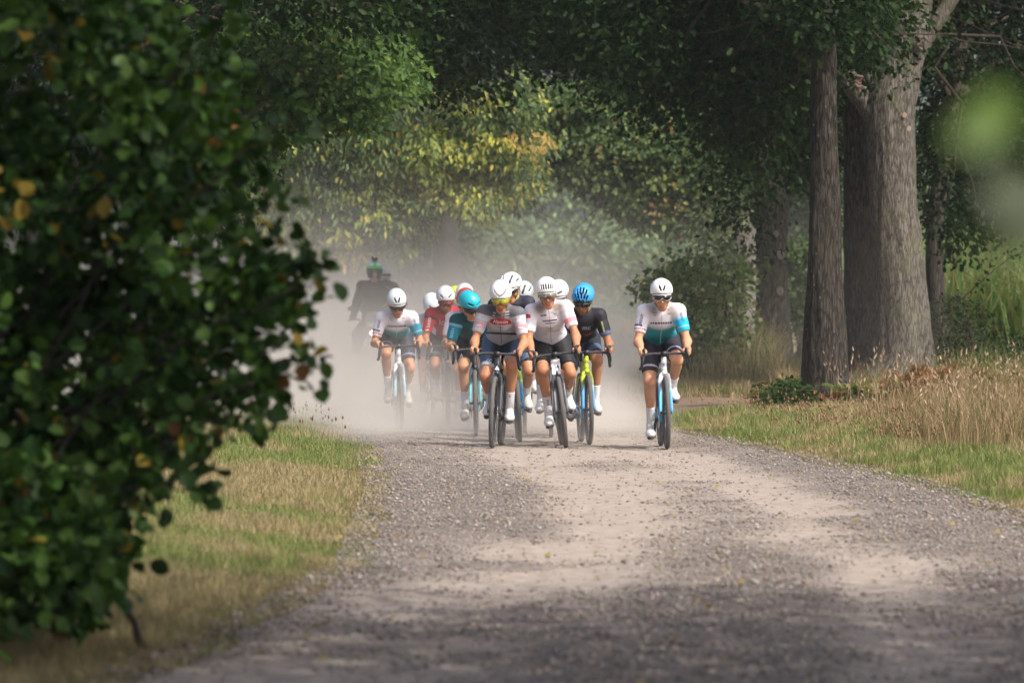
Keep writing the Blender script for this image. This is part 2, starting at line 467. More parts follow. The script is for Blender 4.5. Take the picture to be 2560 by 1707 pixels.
# ================================================================== VEGETATION
def leaf_templates():
    T = {}
    # (u along, v across, w up), faces
    T['diamond'] = (np.array([[0, 0, 0], [.5, .3, .09], [1, 0, -.06], [.5, -.3, .09]]), np.array([[0, 1, 2], [0, 2, 3]]))
    a = [(0, 0, 0), (.16, .27, .05), (.45, .42, .1), (.78, .34, .06), (1.0, .06, -.1), (1.0, -.06, -.1), (.78, -.34, .06), (.45, -.42, .1), (.16, -.27, .05), (.5, 0, 0)]
    T['round'] = (np.array(a, float), np.array([[9, i, (i + 1) % 9] for i in range(9)]))
    # lobed oak leaf
    o = [(0, 0, 0), (.18, .10, .02), (.30, .26, .06), (.40, .13, .03), (.56, .33, .07), (.66, .16, .03), (.82, .26, .05), (1.0, .06, -.04),
         (1.0, -.06, -.04), (.82, -.26, .05), (.66, -.16, .03), (.56, -.33, .07), (.40, -.13, .03), (.30, -.26, .06), (.18, -.10, .02), (.55, 0, 0)]
    T['oak'] = (np.array(o, float), np.array([[15, i, (i + 1) % 15] for i in range(15)]))
    T['long'] = (np.array([[0, 0, 0], [.3, .17, .04], [.7, .14, 0], [1, 0, -.12], [.7, -.14, 0], [.3, -.17, .04]]), np.array([[0, 1, 2], [0, 2, 3], [0, 3, 4], [0, 4, 5]]))
    return T
LT = leaf_templates()

def leaf_mesh(pos, nrm, axis, size, col, shape='diamond', curl=0.0):
    tv, tf = LT[shape]
    n = len(pos)
    axis = axis - nrm * (axis * nrm).sum(1)[:, None]
    axis /= np.linalg.norm(axis, axis=1)[:, None] + 1e-9
    b = np.cross(nrm, axis)
    tv2 = tv[None].repeat(n, 0)
    if curl: tv2 = tv2 * np.stack([np.ones(n), rng.uniform(.7, 1.1, n), rng.uniform(-curl, curl * 2, n) * 3 + 1], -1)[:, None]
    V = pos[:, None] + size[:, None, None] * (tv2[..., 0:1] * axis[:, None] + tv2[..., 1:2] * b[:, None] + tv2[..., 2:3] * nrm[:, None])
    k = len(tv)
    return V.reshape(-1, 3), (tf[None] + np.arange(n)[:, None, None] * k).reshape(-1, 3), col.repeat(k, 0)

def unit(a): return a / (np.linalg.norm(a, axis=-1, keepdims=True) + 1e-9)

def foliage(cl, nper, spread, flat, size, palette, shape='diamond', up=.55, out=.5, rnd=.7, droop=.35, center=None, tintvar=.25, patch=None):
    """cl (M,3) spray centres -> leaves scattered round each"""
    M = len(cl)
    center = cl.mean(0) if center is None else np.asarray(center, float)
    nn = np.maximum(1, rng.poisson(nper, M))
    idx = np.repeat(np.arange(M), nn); n = len(idx)
    off = rng.normal(0, 1, (n, 3)); off /= np.maximum(1, np.linalg.norm(off, axis=1) / 1.9)[:, None]
    sc = rng.uniform(.6, 1.35, M)[idx]
    off = off * spread * sc[:, None]; off[:, 2] *= flat
    outd = unit(cl - center)[idx]
    # sprays tilt: the outer side hangs lower
    off[:, 2] -= (off * outd).sum(1) * .35
    pos = cl[idx] + off
    nrm = unit(up * np.array([0, 0, 1.]) + out * outd + rnd * rng.normal(0, 1, (n, 3)) * .6)
    ax = unit(outd * .5 + unit(off) * .6 + rng.normal(0, .45, (n, 3)) - np.array([0, 0, droop]))
    sz = size * rng.uniform(.6, 1.25, n)
    pal = np.array([p[0] for p in palette]); w = np.array([p[1] for p in palette], float); w /= w.sum()
    # neighbouring sprays share a hue
    if patch:
        q = fbm(cl * patch, 2, 31)
        q = (np.argsort(np.argsort(q)) / M)
        cw = np.cumsum(w); k1 = np.searchsorted(cw, q.clip(0, .999))
    else:
        k1 = rng.choice(len(w), M, p=w)
    k2 = rng.choice(len(w), n, p=w)
    k = np.where(rng.random(n) < .62, k1[idx], k2)
    c = pal[k] * (1 + rng.normal(0, .12, (n, 1))).clip(.6, 1.5) * (1 + rng.uniform(-tintvar, tintvar, M))[idx][:, None]
    return leaf_mesh(pos, nrm, ax, sz, c.clip(.005, .8), shape)

def cat_mesh(parts):
    V, Fc, C, n = [], [], [], 0
    for v, f, c in parts:
        V.append(v); Fc.append(f + n); C.append(c); n += len(v)
    return np.concatenate(V), np.concatenate(Fc), np.concatenate(C)

def clumps_px(poly, Y0, Y1, M, zmin=.2):
    """spray centres filling an outline at a true distance"""
    poly = np.asarray(poly, float); lo, hi = poly.min(0), poly.max(0)
    out = []
    tot = 0
    while tot < M:
        p = rng.uniform(lo, hi, (M * 3, 2)); p = p[inpoly(p, poly)]
        y = rng.uniform(Y0, Y1, len(p))
        q = np.stack([(p[:, 0] - 1280) * y / F, y, CH + (HZ - p[:, 1]) * y / F], -1)
        q = q[q[:, 2] > zmin]
        out.append(q); tot += len(q)
    return np.concatenate(out)[:M]

def clumps_ell(c, r, M, shell=.45):
    d = unit(rng.normal(0, 1, (M, 3))); t = (shell + (1 - shell) * rng.random(M)) ** (1 / 2.)
    return np.asarray(c) + d * np.asarray(r) * t[:, None]

def trunk_mesh(mb, pts, rad, n=40, rough=.05, seed=0, flare=.0, steps=60, gnarl=.06):
    """one tapered trunk with ridged bark and root flare"""
    pts = np.asarray(pts, float); rad = np.asarray(rad, float)
    t = np.linspace(0, 1, len(pts)); tt = np.linspace(0, 1, steps)
    # smooth interpolation
    q = np.stack([np.interp(tt, t, pts[:, k]) for k in range(3)], -1)
    for _ in range(6): q[1:-1] = (q[:-2] + 2 * q[1:-1] + q[2:]) / 4
    r = np.interp(tt, t, rad)
    h = q[:, 2] - q[0, 2]
    r = r * (1 + flare * np.exp(-np.maximum(h, 0) / .35))
    d = unit(np.gradient(q, axis=0))
    a = np.cross(d, [0, 1., 0]); a = unit(a); b = np.cross(d, a)
    th = np.linspace(0, 2 * np.pi, n, endpoint=False)
    ct, st = np.cos(th), np.sin(th)
    pos = np.stack([ct[None].repeat(steps, 0) * 1.2, st[None].repeat(steps, 0) * 1.2, (h[:, None] * .9).repeat(n, 1)], -1).reshape(-1, 3)
    big = (fbm(pos, 2, seed) - .5).reshape(steps, n)
    fine = (vnoise(np.stack([ct[None].repeat(steps, 0).ravel() * 7, st[None].repeat(steps, 0).ravel() * 7, (h[:, None] * 3).repeat(n, 1).ravel()], -1), seed + 3) - .5).reshape(steps, n)
    root = flare * .5 * np.exp(-np.maximum(h, 0) / .3)[:, None] * np.cos(th * 5 + seed)[None]
    R = r[:, None] * (1 + gnarl * 2 * big + rough * 2 * fine + root)
    V = q[:, None] + R[..., None] * (ct[None, :, None] * a[:, None] + st[None, :, None] * b[:, None])
    i = np.arange(steps - 1)[:, None] * n; j = np.arange(n)[None]; k = (j + 1) % n
    mb.put(V.reshape(-1, 3), np.stack([i + j, i + k, i + n + k, i + n + j], -1).reshape(-1, 4))

def limb(mb, a, b, r0, r1, sag=.15, n=9, steps=9, seed=0, fork=0):
    a = np.asarray(a, float); b = np.asarray(b, float)
    t = np.linspace(0, 1, steps)[:, None]
    L = np.linalg.norm(b - a)
    p = a + (b - a) * t + np.array([0, 0, 1.]) * sag * L * np.sin(np.pi * t) 
    rs = np.random.default_rng(seed)
    w = rs.normal(0, .035 * L, (steps, 3)) * np.sin(np.pi * t)
    p = p + w
    mb.tube(p, np.interp(t[:, 0], [0, 1], [r0, r1]), n)
    for _ in range(fork):
        k = rs.integers(steps // 2, steps - 1)
        q = p[k] + unit(p[-1] - p[k] + rs.normal(0, .5 * L * .4, 3)) * L * rs.uniform(.2, .45)
        mb.tube(np.linspace(p[k], q, 4) + rs.normal(0, .01 * L, (4, 3)) * [[0], [1], [1], [0]], np.linspace(r1 * 1.2 + (r0 - r1) * (1 - k / steps) * .5, .006, 4), 6)
    return p

M_OAKBARK = mat_bark('grey_oak_bark', (.045, .038, .031), (.225, .203, .172), lich=(.15, .155, .08), scale=1.0)
M_DARKBARK = mat_bark('dark_ridged_bark', (.014, .012, .010), (.088, .074, .062), lich=(.07, .07, .045), scale=.8, zs=.13, bump=1.0)
M_FINEBARK = mat_bark('brown_branch_bark', (.03, .024, .018), (.13, .10, .075), lich=(.09, .09, .05), scale=2)
M_LEAF = mat_leaf('oak_leaf', .28, rough=.55, spec=.12)
M_LEAFY = mat_leaf('lime_leaf', .38, tint=(1.25, 1.2, .5))
M_LEAFA = mat_leaf('alder_leaf', .22, rough=.5, spec=.22)
M_GRASS = mat_leaf('grass_blade', .35, rough=.55, spec=.25, tint=(1.1, 1.1, .8))

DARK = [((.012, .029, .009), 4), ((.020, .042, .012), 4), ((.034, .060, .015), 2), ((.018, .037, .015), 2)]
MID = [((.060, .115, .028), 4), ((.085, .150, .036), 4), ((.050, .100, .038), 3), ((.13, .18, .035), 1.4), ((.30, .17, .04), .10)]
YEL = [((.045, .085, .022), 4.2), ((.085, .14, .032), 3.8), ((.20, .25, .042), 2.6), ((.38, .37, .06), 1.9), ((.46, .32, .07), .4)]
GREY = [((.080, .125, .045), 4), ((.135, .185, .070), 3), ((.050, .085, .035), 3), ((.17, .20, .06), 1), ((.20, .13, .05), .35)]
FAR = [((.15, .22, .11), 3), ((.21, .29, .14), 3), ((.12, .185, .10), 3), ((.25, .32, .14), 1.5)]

def tree(name, label, base, trunk, rad, parts, cat='tree', group=None, mat=M_OAKBARK, leaf=M_LEAF, limbs=(), flare=.45, steps=70, sides=40, ntips=20, tips=None, fork_at=None, limb_r=.07, rough=.05):
    """tree > trunk (with its limbs), crown.  Coordinates are given in the world and kept relative to the base."""
    base = np.asarray(base, float)
    root = empty(name, tuple(base), label=label, cat=cat, group=group)
    mb = MB()
    trunk_mesh(mb, np.asarray(trunk) - base, rad, n=sides, flare=flare, steps=steps, seed=int(abs(base[0] * 7 + base[1])), rough=rough)
    for a, b, r0, r1, sag in limbs:
        trunk_mesh(mb, limb_pts(np.asarray(a) - base, np.asarray(b) - base, sag), np.linspace(r0, r1, 7), n=18, steps=34, seed=3, rough=rough, gnarl=.05)
    if tips is not None and len(tips):
        fk = np.asarray(fork_at) if fork_at is not None else np.asarray(trunk[-1])
        sel = rng.choice(len(tips), min(ntips, len(tips)), replace=False)
        mb2 = MB()
        for i, s in enumerate(sel):
            f0 = fk if fk.ndim == 1 else fk[i % len(fk)]
            L = np.linalg.norm(tips[s] - f0)
            limb(mb2, f0 - base, tips[s] - base, min(limb_r, .012 * L + .01), .008, .06, 7, 9, seed=i, fork=2)
    mb.build('trunk', mat, root)
    if tips is not None and len(tips): mb2.build('branches', M_FINEBARK, root)
    v, f, c = cat_mesh(parts)
    add('crown', v - base, f, leaf, root, col=c)
    return root

def limb_pts(a, b, sag, k=7):
    t = np.linspace(0, 1, k)[:, None]
    return a + (b - a) * t + np.array([0, 0, 1.]) * sag * np.linalg.norm(b - a) * np.sin(np.pi * t)

# --- the big oak on the right, forking into three limbs
Yc = 69
cp = lambda x, y, Y=Yc: P(x, y, Y)
C_top = [(1680, -400), (2720, -400), (2720, 330), (2560, 440), (2480, 520), (2420, 590), (2340, 600), (2310, 480), (2330, 320), (2420, 180), (2300, 120), (2180, 170), (2050, 210), (1980, 280), (1900, 210), (1830, 180), (1700, 110)]
cl = np.concatenate([clumps_px(C_top, 69.6, 72, 460), clumps_px([(1780, 160), (1950, 90), (2100, 60), (2300, 120), (2240, 190), (2120, 200), (2040, 190), (1900, 190)], 65.5, 67.2, 34)])
upc = clumps_ell(P(2450, -900, 70), (2.5, 2.5, 2.), 60)
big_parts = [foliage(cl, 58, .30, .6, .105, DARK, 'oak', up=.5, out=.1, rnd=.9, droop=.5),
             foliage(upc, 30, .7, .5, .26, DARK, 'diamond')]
tb = np.array([*cp(2235, 0)[:2], -.05])
tree('oak_tree', 'massive grey oak with mossy bark forking into limbs, right of the other trunks', tb,
     [tb, cp(2262, 880), cp(2250, 700), cp(2232, 500), cp(2226, 330), cp(2225, 250), cp(2262, 110), cp(2290, -60), cp(2330, -400), cp(2360, -1200)],
     [.44, .375, .345, .325, .33, .34, .30, .26, .2, .12], big_parts,
     limbs=[(cp(2215, 330), cp(1960, 60), .17, .11, .10), (cp(1975, 75), cp(1720, -170), .115, .06, .05), (cp(2225, 300), cp(2060, -120), .12, .07, -.04), (cp(2255, 200), cp(2560, -220), .12, .05, .06)],
     flare=.35, steps=150, sides=72, tips=cl, ntips=46, fork_at=[cp(1960, 60), cp(2290, -60), cp(2060, -100), cp(2300, -100), cp(1800, -100)], limb_r=.05)
def tk(base_px, Y, pts, z0=-.05):
    """trunk path from photo columns at a true distance"""
    b = P(base_px, HZ, Y); b[2] = z0
    return [b] + [P(x, y, Y + dy) for x, y, dy in pts]

# --- dark trunk left of the big oak
tr = tk(2066, 62, [(2062, 900, 0), (2062, 700, 0), (2062, 500, 0), (2060, 300, 0), (2058, 120, 0), (2040, -200, .3), (2020, -700, .5)])
poly = [(1500, -400), (2250, -400), (2250, 60), (2150, 130), (2000, 200), (1990, 330), (1920, 420), (1850, 330), (1740, 330), (1600, 250), (1480, 160), (1380, 60), (1300, -100)]
cl = np.concatenate([clumps_px(poly, 63, 65.5, 430), clumps_px([(1930, -150), (2200, -150), (2190, 20), (2140, 70), (2090, 40), (2040, 120), (1990, 60), (1940, 90)], 60.6, 61.4, 44)])
upc = clumps_ell(P(1900, -900, 64), (1.8, 1.5, 1.5), 40)
tree('oak_tree', 'dark narrow oak trunk nearest the verge, standing left of the massive forked oak', tr[0], tr, [.30, .262, .215, .185, .165, .15, .12, .07],
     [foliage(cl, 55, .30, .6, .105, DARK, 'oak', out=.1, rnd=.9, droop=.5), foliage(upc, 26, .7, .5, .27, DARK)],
     mat=M_DARKBARK, flare=.25, steps=140, sides=60, tips=cl, ntips=34, fork_at=[P(2058, 60, 62), P(2040, -200, 62.3)], limb_r=.05, rough=.07)
# --- second dark trunk between them
tr = tk(2163, 72, [(2155, 900, 0), (2150, 700, 0), (2147, 520, 0), (2140, 300, 0), (2135, 100, 0), (2120, -300, .3), (2110, -700, .5)])
cl = clumps_px([(1800, -200), (2260, -200), (2280, 100), (2200, 240), (2140, 420), (2000, 430), (1880, 300), (1700, 200)], 74, 76, 280)
tree('oak_tree', 'slender dark oak trunk squeezed between the narrow dark oak and the massive forked oak', tr[0], tr, [.30, .245, .225, .21, .18, .16, .12, .06],
     [foliage(cl, 55, .34, .6, .115, DARK, 'diamond', out=.1, rnd=.9, droop=.5)],
     mat=M_DARKBARK, flare=.3, steps=110, sides=48, tips=cl, ntips=20, fork_at=P(2135, 60, 72), limb_r=.05, rough=.07)
# --- pale ringed trunk standing apart
tr = tk(1930, 80, [(1932, 900, 0), (1933, 800, 0), (1930, 700, 0), (1929, 600, 0), (1930, 510, 0), (1915, 420, 0), (1880, 200, .2), (1860, -300, .5)])
cl = np.concatenate([clumps_px([(1500, -350), (2100, -350), (2080, 300), (2000, 430), (1960, 490), (1900, 470), (1840, 440), (1800, 360), (1700, 310), (1580, 260), (1450, 170)], 81, 84, 460),
                     clumps_px([(1810, 400), (1900, 430), (1890, 560), (1870, 640), (1845, 600), (1820, 500)], 78.6, 79.4, 16)])
tree('oak_tree', 'grey brown trunk with ring shaped branch scars, standing alone behind the outer rider', tr[0], tr, [.33, .28, .262, .25, .24, .25, .20, .15, .07],
     [foliage(cl, 55, .33, .6, .12, DARK, 'diamond', out=.1, rnd=.9, droop=.5)],
     mat=M_OAKBARK, flare=.3, steps=110, sides=56, tips=cl, ntips=26, fork_at=P(1900, 350, 80), limb_r=.05, rough=.08)
SCAR_TREES = []
# --- trunk half hidden behind the big oak
tr = tk(2352, 76, [(2345, 850, 0), (2338, 700, 0), (2335, 560, 0), (2360, 400, 0), (2390, 200, .2), (2420, -200, .4)])
cl = clumps_px([(2200, -350), (2700, -350), (2700, 330), (2560, 460), (2480, 560), (2380, 640), (2330, 560), (2300, 330), (2280, 200)], 77, 80, 400)
tree('oak_tree', 'thin trunk half hidden behind the right edge of the massive forked oak', tr[0], tr, [.22, .16, .14, .13, .12, .1, .06],
     [foliage(cl, 56, .34, .6, .115, DARK, 'diamond', out=.1, rnd=.9, droop=.5)],
     mat=M_DARKBARK, flare=.3, steps=70, sides=36, tips=cl, ntips=22, fork_at=P(2380, 250, 76), limb_r=.04)
# --- far trunks behind the pale one
tr = tk(1862, 104, [(1862, 650, 0), (1858, 540, 0), (1845, 400, 0), (1810, 200, 0), (1780, -200, 0)])
cl = clumps_px([(1340, 225), (1480, 240), (1600, 250), (1720, 280), (1830, 380), (1840, 500), (1790, 560), (1700, 570), (1610, 540), (1530, 490), (1440, 440), (1350, 440), (1290, 330)], 95, 100, 760)
cl2 = clumps_px([(1300, -200), (1950, -200), (1900, 330), (1700, 290), (1500, 240), (1340, 230)], 99, 103, 300)
tree('oak_tree', 'rounded grey green oak whose sunlit crown hangs over the right side of the tunnel opening', tr[0], tr, [.34, .26, .24, .2, .16, .08],
     [foliage(cl, 64, .26, .5, .125, GREY, 'diamond', out=.7, rnd=.8, droop=.4, center=P(1640, 420, 106), tintvar=.35), foliage(cl2, 45, .5, .6, .16, DARK)],
     mat=M_OAKBARK, flare=.3, steps=60, sides=30, tips=cl, ntips=60, fork_at=[P(1845, 400, 104), P(1700, 330, 103), P(1600, 330, 102)], limb_r=.06)
tr = tk(1815, 112, [(1815, 640, 0), (1810, 450, 0), (1790, 200, 0), (1760, -200, 0)])
cl = clumps_px([(1780, 330), (2050, 250), (2080, 560), (2000, 650), (1900, 640), (1830, 600), (1770, 560), (1760, 480)], 106, 110, 300)
tree('oak_tree', 'dark shaded oak behind the tall leafy thicket at the track corner', tr[0], tr, [.3, .22, .2, .15, .06],
     [foliage(cl, 55, .4, .6, .15, DARK, 'diamond', out=.4)], mat=M_DARKBARK, steps=40, sides=24, tips=cl, ntips=14, fork_at=P(1800, 450, 112))

# --- yellow green lime across the middle, sunlit
tr = tk(1120, 108, [(1118, 680, 0), (1114, 560, 0), (1100, 470, 0), (1080, 300, 0), (1060, -100, 0)])
cl = clumps_px([(600, 340), (700, 300), (760, 240), (820, 270), (900, 210), (980, 250), (1060, 195), (1130, 245), (1190, 215), (1240, 250), (1310, 185), (1340, 250), (1310, 300), (1370, 350), (1330, 400), (1360, 450), (1290, 480), (1300, 520), (1230, 500), (1200, 550), (1170, 530), (1120, 505), (1085, 520), (1050, 570), (1000, 640), (940, 580), (880, 650), (810, 580), (740, 660), (690, 590), (640, 620), (560, 500), (620, 430)], 92, 99, 1250)
cl2 = clumps_px([(500, -150), (1500, -150), (1450, 200), (1300, 215), (1000, 215), (620, 330)], 99, 104, 340)
tree('lime_tree', 'large yellow green tree with drooping sunlit leaves turning gold above the dust', tr[0], tr, [.36, .28, .26, .24, .18, .08],
     [foliage(cl, 62, .24, .45, .14, YEL, 'long', out=.75, rnd=.6, droop=1.0, center=P(1000, 480, 112), tintvar=.4, patch=1.0), foliage(cl2, 45, .5, .6, .16, DARK)],
     mat=M_DARKBARK, leaf=M_LEAFY, flare=.3, steps=60, sides=30, tips=cl, ntips=60, fork_at=[P(1100, 470, 108), P(1000, 400, 106), P(1200, 400, 106)], limb_r=.06)
tr = tk(800, 97, [(812, 740, 0), (826, 640, 0), (845, 560, 0), (870, 450, 0), (900, 250, 0)])
cl = clumps_px([(500, 330), (700, 300), (880, 400), (900, 560), (870, 615), (780, 640), (660, 650), (520, 650), (430, 500)], 97, 103, 420)
tree('lime_tree', 'dark leaning trunk left of the motorcycle under deep green leaves', tr[0], tr, [.30, .24, .21, .20, .18, .1],
     [foliage(cl, 60, .36, .55, .125, [YEL[0], YEL[0], YEL[1], DARK[1]], 'long', out=.5, droop=.8)],
     mat=M_DARKBARK, flare=.3, steps=50, sides=30, tips=cl, ntips=18, fork_at=P(870, 430, 97), limb_r=.05)
# shaded thicket closing the view behind the left row
def shrub(name, label, poly, Y0, Y1, M, nper, spread, size, pal, shape='diamond', cat='shrub', group=None, leaf=M_LEAF, base_x=None, stems=16, **k):
    cl = clumps_px(poly, Y0, Y1, M)
    Yb = (Y0 + Y1) / 2
    bx = base_x if base_x is not None else np.mean([p[0] for p in poly])
    base = P(bx, HZ, Yb); base[2] = float(gz(base[0], base[1]))
    root = empty(name, tuple(base), label=label, cat=cat, group=group)
    mb = MB()
    sel = rng.choice(len(cl), min(stems, len(cl)), replace=False)
    for i, s in enumerate(sel):
        b0 = np.array([rng.normal(0, .12) + (cl[s][0] - base[0]) * .35, rng.normal(0, .12), -.05])
        limb(mb, b0, cl[s] - base, .018, .005, .03, 6, 8, seed=i, fork=2)
    w_ = (np.max([abs(cl[s][0] - base[0]) for s in sel])) * .35 + .3; mb.tube([(-w_, 0, -.06), (0, 0, -.06), (w_, 0, -.06)], .16, 8)
    mb.build('stem', M_FINEBARK, root)
    v, f, c = foliage(cl, nper, spread, .7, size, pal, shape, **k)
    add('foliage', v - base, f, leaf, root, col=c)
    return root
for i, (x0, x1, Yb, lab) in enumerate([(-350, 420, 112, 'deep green thicket at the far left behind the foreground bush'), (380, 900, 116, 'deep green thicket between the foreground bush and the leaning trunk'), (860, 1100, 122, 'deep green thicket behind the motorcycle rider in the dust')]):
    shrub('thicket', lab, [(x0, 60), (x1, 60), (x1 + 30, 790), (x0, 790)], Yb, Yb + 5, 620, 44, .5, .2, DARK, group='dark thickets behind the left row of trees', out=.2, rnd=.9)

# --- leafy oak at upper left, lit blue green
tr = tk(120, 66, [(130, 500, 0), (170, 200, 0), (220, -100, 0), (260, -500, 0)])
cl = clumps_px([(360, 230), (420, 160), (470, 100), (560, 90), (640, 50), (720, 70), (800, 50), (870, 100), (990, 130), (1030, 230), (930, 250), (900, 330), (830, 280), (780, 350), (720, 310), (660, 330), (650, 430), (560, 400), (590, 560), (500, 590), (470, 480), (380, 560), (400, 420), (340, 300)], 61, 64.5, 520)
cl2 = clumps_px([(-300, -350), (1300, -350), (1300, 60), (1180, 190), (1000, 220), (900, 120), (700, 60), (430, 110), (300, 400), (-200, 700)], 64.5, 67.5, 560)
cl3 = clumps_px([(200, -300), (1050, -300), (1040, 40), (960, 120), (860, 50), (780, 110), (700, 40), (620, 90), (540, 30), (430, 120), (330, 50), (230, 200)], 59.4, 60.6, 190)  # dark overhang: shade put into the leaf colour, sun reaches these sprays
tree('oak_tree', 'leafy oak at upper left with lobed green leaves lit by the sun', tr[0], tr, [.36, .3, .27, .2, .1],
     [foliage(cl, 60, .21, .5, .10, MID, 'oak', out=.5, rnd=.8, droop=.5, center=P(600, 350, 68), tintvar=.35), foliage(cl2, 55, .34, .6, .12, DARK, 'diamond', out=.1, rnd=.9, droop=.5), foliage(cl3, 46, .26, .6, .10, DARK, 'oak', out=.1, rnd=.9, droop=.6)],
     limbs=[(P(220, -100, 66), P(900, 60, 62.5), .08, .035, .05)],
     mat=M_OAKBARK, flare=.3, steps=60, sides=30, tips=np.concatenate([cl, cl2]), ntips=60, fork_at=[P(200, 0, 66), P(600, 0, 63.5), P(800, 50, 63)], limb_r=.04)
# dark boughs reaching over the middle of the lane from a tree on the left
tr = tk(-650, 80, [(-640, 300, 0), (-600, -200, 0), (-500, -700, 0), (-400, -1200, 0)])
cl = clumps_px([(-400, -350), (1800, -350), (1800, 60), (1640, 220), (1480, 190), (1330, 150), (1270, 215), (1180, 260), (1080, 250), (980, 215), (800, 60), (-400, 60)], 74, 77, 900)
tree('oak_tree', 'shaded oak leaning in from the left whose dark boughs roof the lane', tr[0], tr, [.4, .34, .3, .22, .1],
     [foliage(cl, 52, .36, .5, .12, DARK, 'oak', out=.1, rnd=.9, droop=.6)],
     limbs=[(P(-600, -200, 80), P(900, -60, 76), .2, .06, .08), (P(-560, -400, 80), P(1300, -260, 77), .2, .06, .08)],
     mat=M_DARKBARK, flare=.3, steps=50, sides=30, tips=cl, ntips=80, fork_at=[P(900, -60, 76), P(400, -60, 77), P(1300, -260, 77), P(800, -200, 77)], limb_r=.04)
# unseen tree added beside the camera, crown shaped to shade the near ground
cl = clumps_ell((5., 12.0, 8.0), (8, 10, 2.2), 900, .1)
tree('oak_tree', 'unseen oak added beside the camera, crown shaped to shade the near road and bush', (5.5, 8, -.05),
     [(5.5, 8, -.05), (5.4, 8, 2), (5.2, 8, 4), (4.5, 8, 6.5), (3.5, 8, 9)], [.42, .36, .33, .25, .1],
     [foliage(cl, 46, .62, .5, .22, DARK, 'diamond')], mat=M_OAKBARK, steps=40, sides=30, tips=cl, ntips=40, fork_at=[np.array([5, 8, 5.]), np.array([4, 8, 7.5])], limb_r=.12)

# --- distant trees across the field
for i in range(9):
    x = -26 + i * 8.4 + rng.uniform(-1.5, 1.5); y = 232 + rng.uniform(-8, 14); h = rng.uniform(10, 13.5)
    cl = clumps_ell((x, y, h * .55), (5.6, 4, h * .48), 330, .5)
    names = ['distant pale green tree at the far left of the field edge', 'distant tree second from the left along the field edge', 'distant round tree behind the yellow green lime', 'distant tree showing at the left side of the tunnel opening',
             'distant blue green tree in the middle of the tunnel opening', 'distant tree showing at the right side of the tunnel opening', 'distant tree behind the tall leafy thicket', 'distant tree behind the row of oak trunks', 'distant tree behind the reeds at far right']
    tree('field_tree', names[i], (x, y, 0), [(x, y, 0), (x, y, h * .25), (x + .2, y, h * .5), (x, y, h * .8)], [.4, .32, .25, .1],
         [foliage(cl, 42, .7, .6, .34, FAR, 'diamond', out=.8, center=(x, y, h * .5), tintvar=.3)], steps=20, sides=14, group='trees along the far edge of the field', tips=cl, ntips=8, fork_at=np.array([x, y, h * .4]), limb_r=.12)
for i, (x, w, lab) in enumerate([(-20, 12, 'far dark hedge at the left end of the field'), (2, 12, 'far dark hedge across the tunnel opening'), (24, 12, 'far dark hedge behind the oak trunks')]):
    cl = np.stack([rng.uniform(x - w, x + w, 420), rng.uniform(205, 211, 420), rng.uniform(.3, 4.6, 420)], -1)
    base = np.array([x, 208., 0])
    root = empty('hedge', tuple(base), label=lab, cat='hedge', group='hedges closing the field')
    v, f, c = foliage(cl, 34, .6, .7, .3, FAR, 'diamond', out=.3)
    add('foliage', v - base, f, M_LEAF, root, col=c)
    mb = MB()
    for k in range(10):
        s = cl[k]; limb(mb, np.array([s[0] - x, 0, 0.]), s - base, .05, .02, 0, 5, 5, seed=k)
    mb.tube([(-w, 0, -.02), (0, 0, -.02), (w, 0, -.02)], .12, 6)
    mb.build('stem', M_FINEBARK, root)

# --- tall thicket behind the outer rider
shrub('bramble_thicket', 'tall leafy thicket with light put into its pale leaf colours, left of the ringed trunk behind the outer rider', [(1620, 720), (1650, 660), (1690, 730), (1720, 620), (1755, 690), (1790, 590), (1820, 650), (1860, 640), (1835, 760), (1865, 850), (1845, 960), (1810, 985), (1730, 985), (1690, 900), (1665, 780)], 75.5, 79, 300, 22, .17, .085,
      [((.16, .24, .085), 3), ((.21, .27, .12), 3), ((.27, .29, .16), 2), ((.11, .17, .06), 2), ((.36, .30, .16), .9)], 'round', stems=60, up=.4, out=.3, rnd=1.0, tintvar=.3)  # leaf greens lightened in place of the skylight the canopy blocks
shrub('bramble_thicket', 'leafy green thicket seen between the ringed trunk and the narrow dark oak', [(1960, 640), (2030, 600), (2040, 760), (2030, 800), (1965, 780)], 84, 87, 120, 34, .16, .09,
      [((.06, .11, .035), 3), ((.09, .14, .05), 3), ((.12, .15, .06), 2)], 'round', stems=20, up=.4, out=.3, rnd=1.0)
shrub('holly_bush', 'dark prickly bush growing against the right foot of the massive forked oak', [(2340, 740), (2400, 760), (2480, 810), (2560, 840), (2700, 860), (2700, 960), (2350, 960)], 69, 72, 130, 40, .13, .05,
      [((.02, .04, .015), 3), ((.03, .055, .02), 2)], 'diamond', stems=30)
shrub('oak_sapling', 'small green oak sapling at the foot of the narrow dark oak', [(1900, 985), (2000, 960), (2040, 1010), (2040, 1060), (1920, 1060)], 59.6, 61.2, 46, 42, .09, .06,
      [((.022, .045, .012), 3), ((.035, .065, .018), 2), ((.10, .09, .03), .5)], 'oak', stems=14)
shrub('oak_sapling', 'low pale leafed oak sapling between the feet of the oaks', [(2100, 985), (2150, 985), (2150, 1025), (2100, 1025)], 60.2, 61, 14, 30, .07, .06,
      [((.10, .13, .06), 3), ((.06, .11, .03), 2)], 'oak', stems=6)
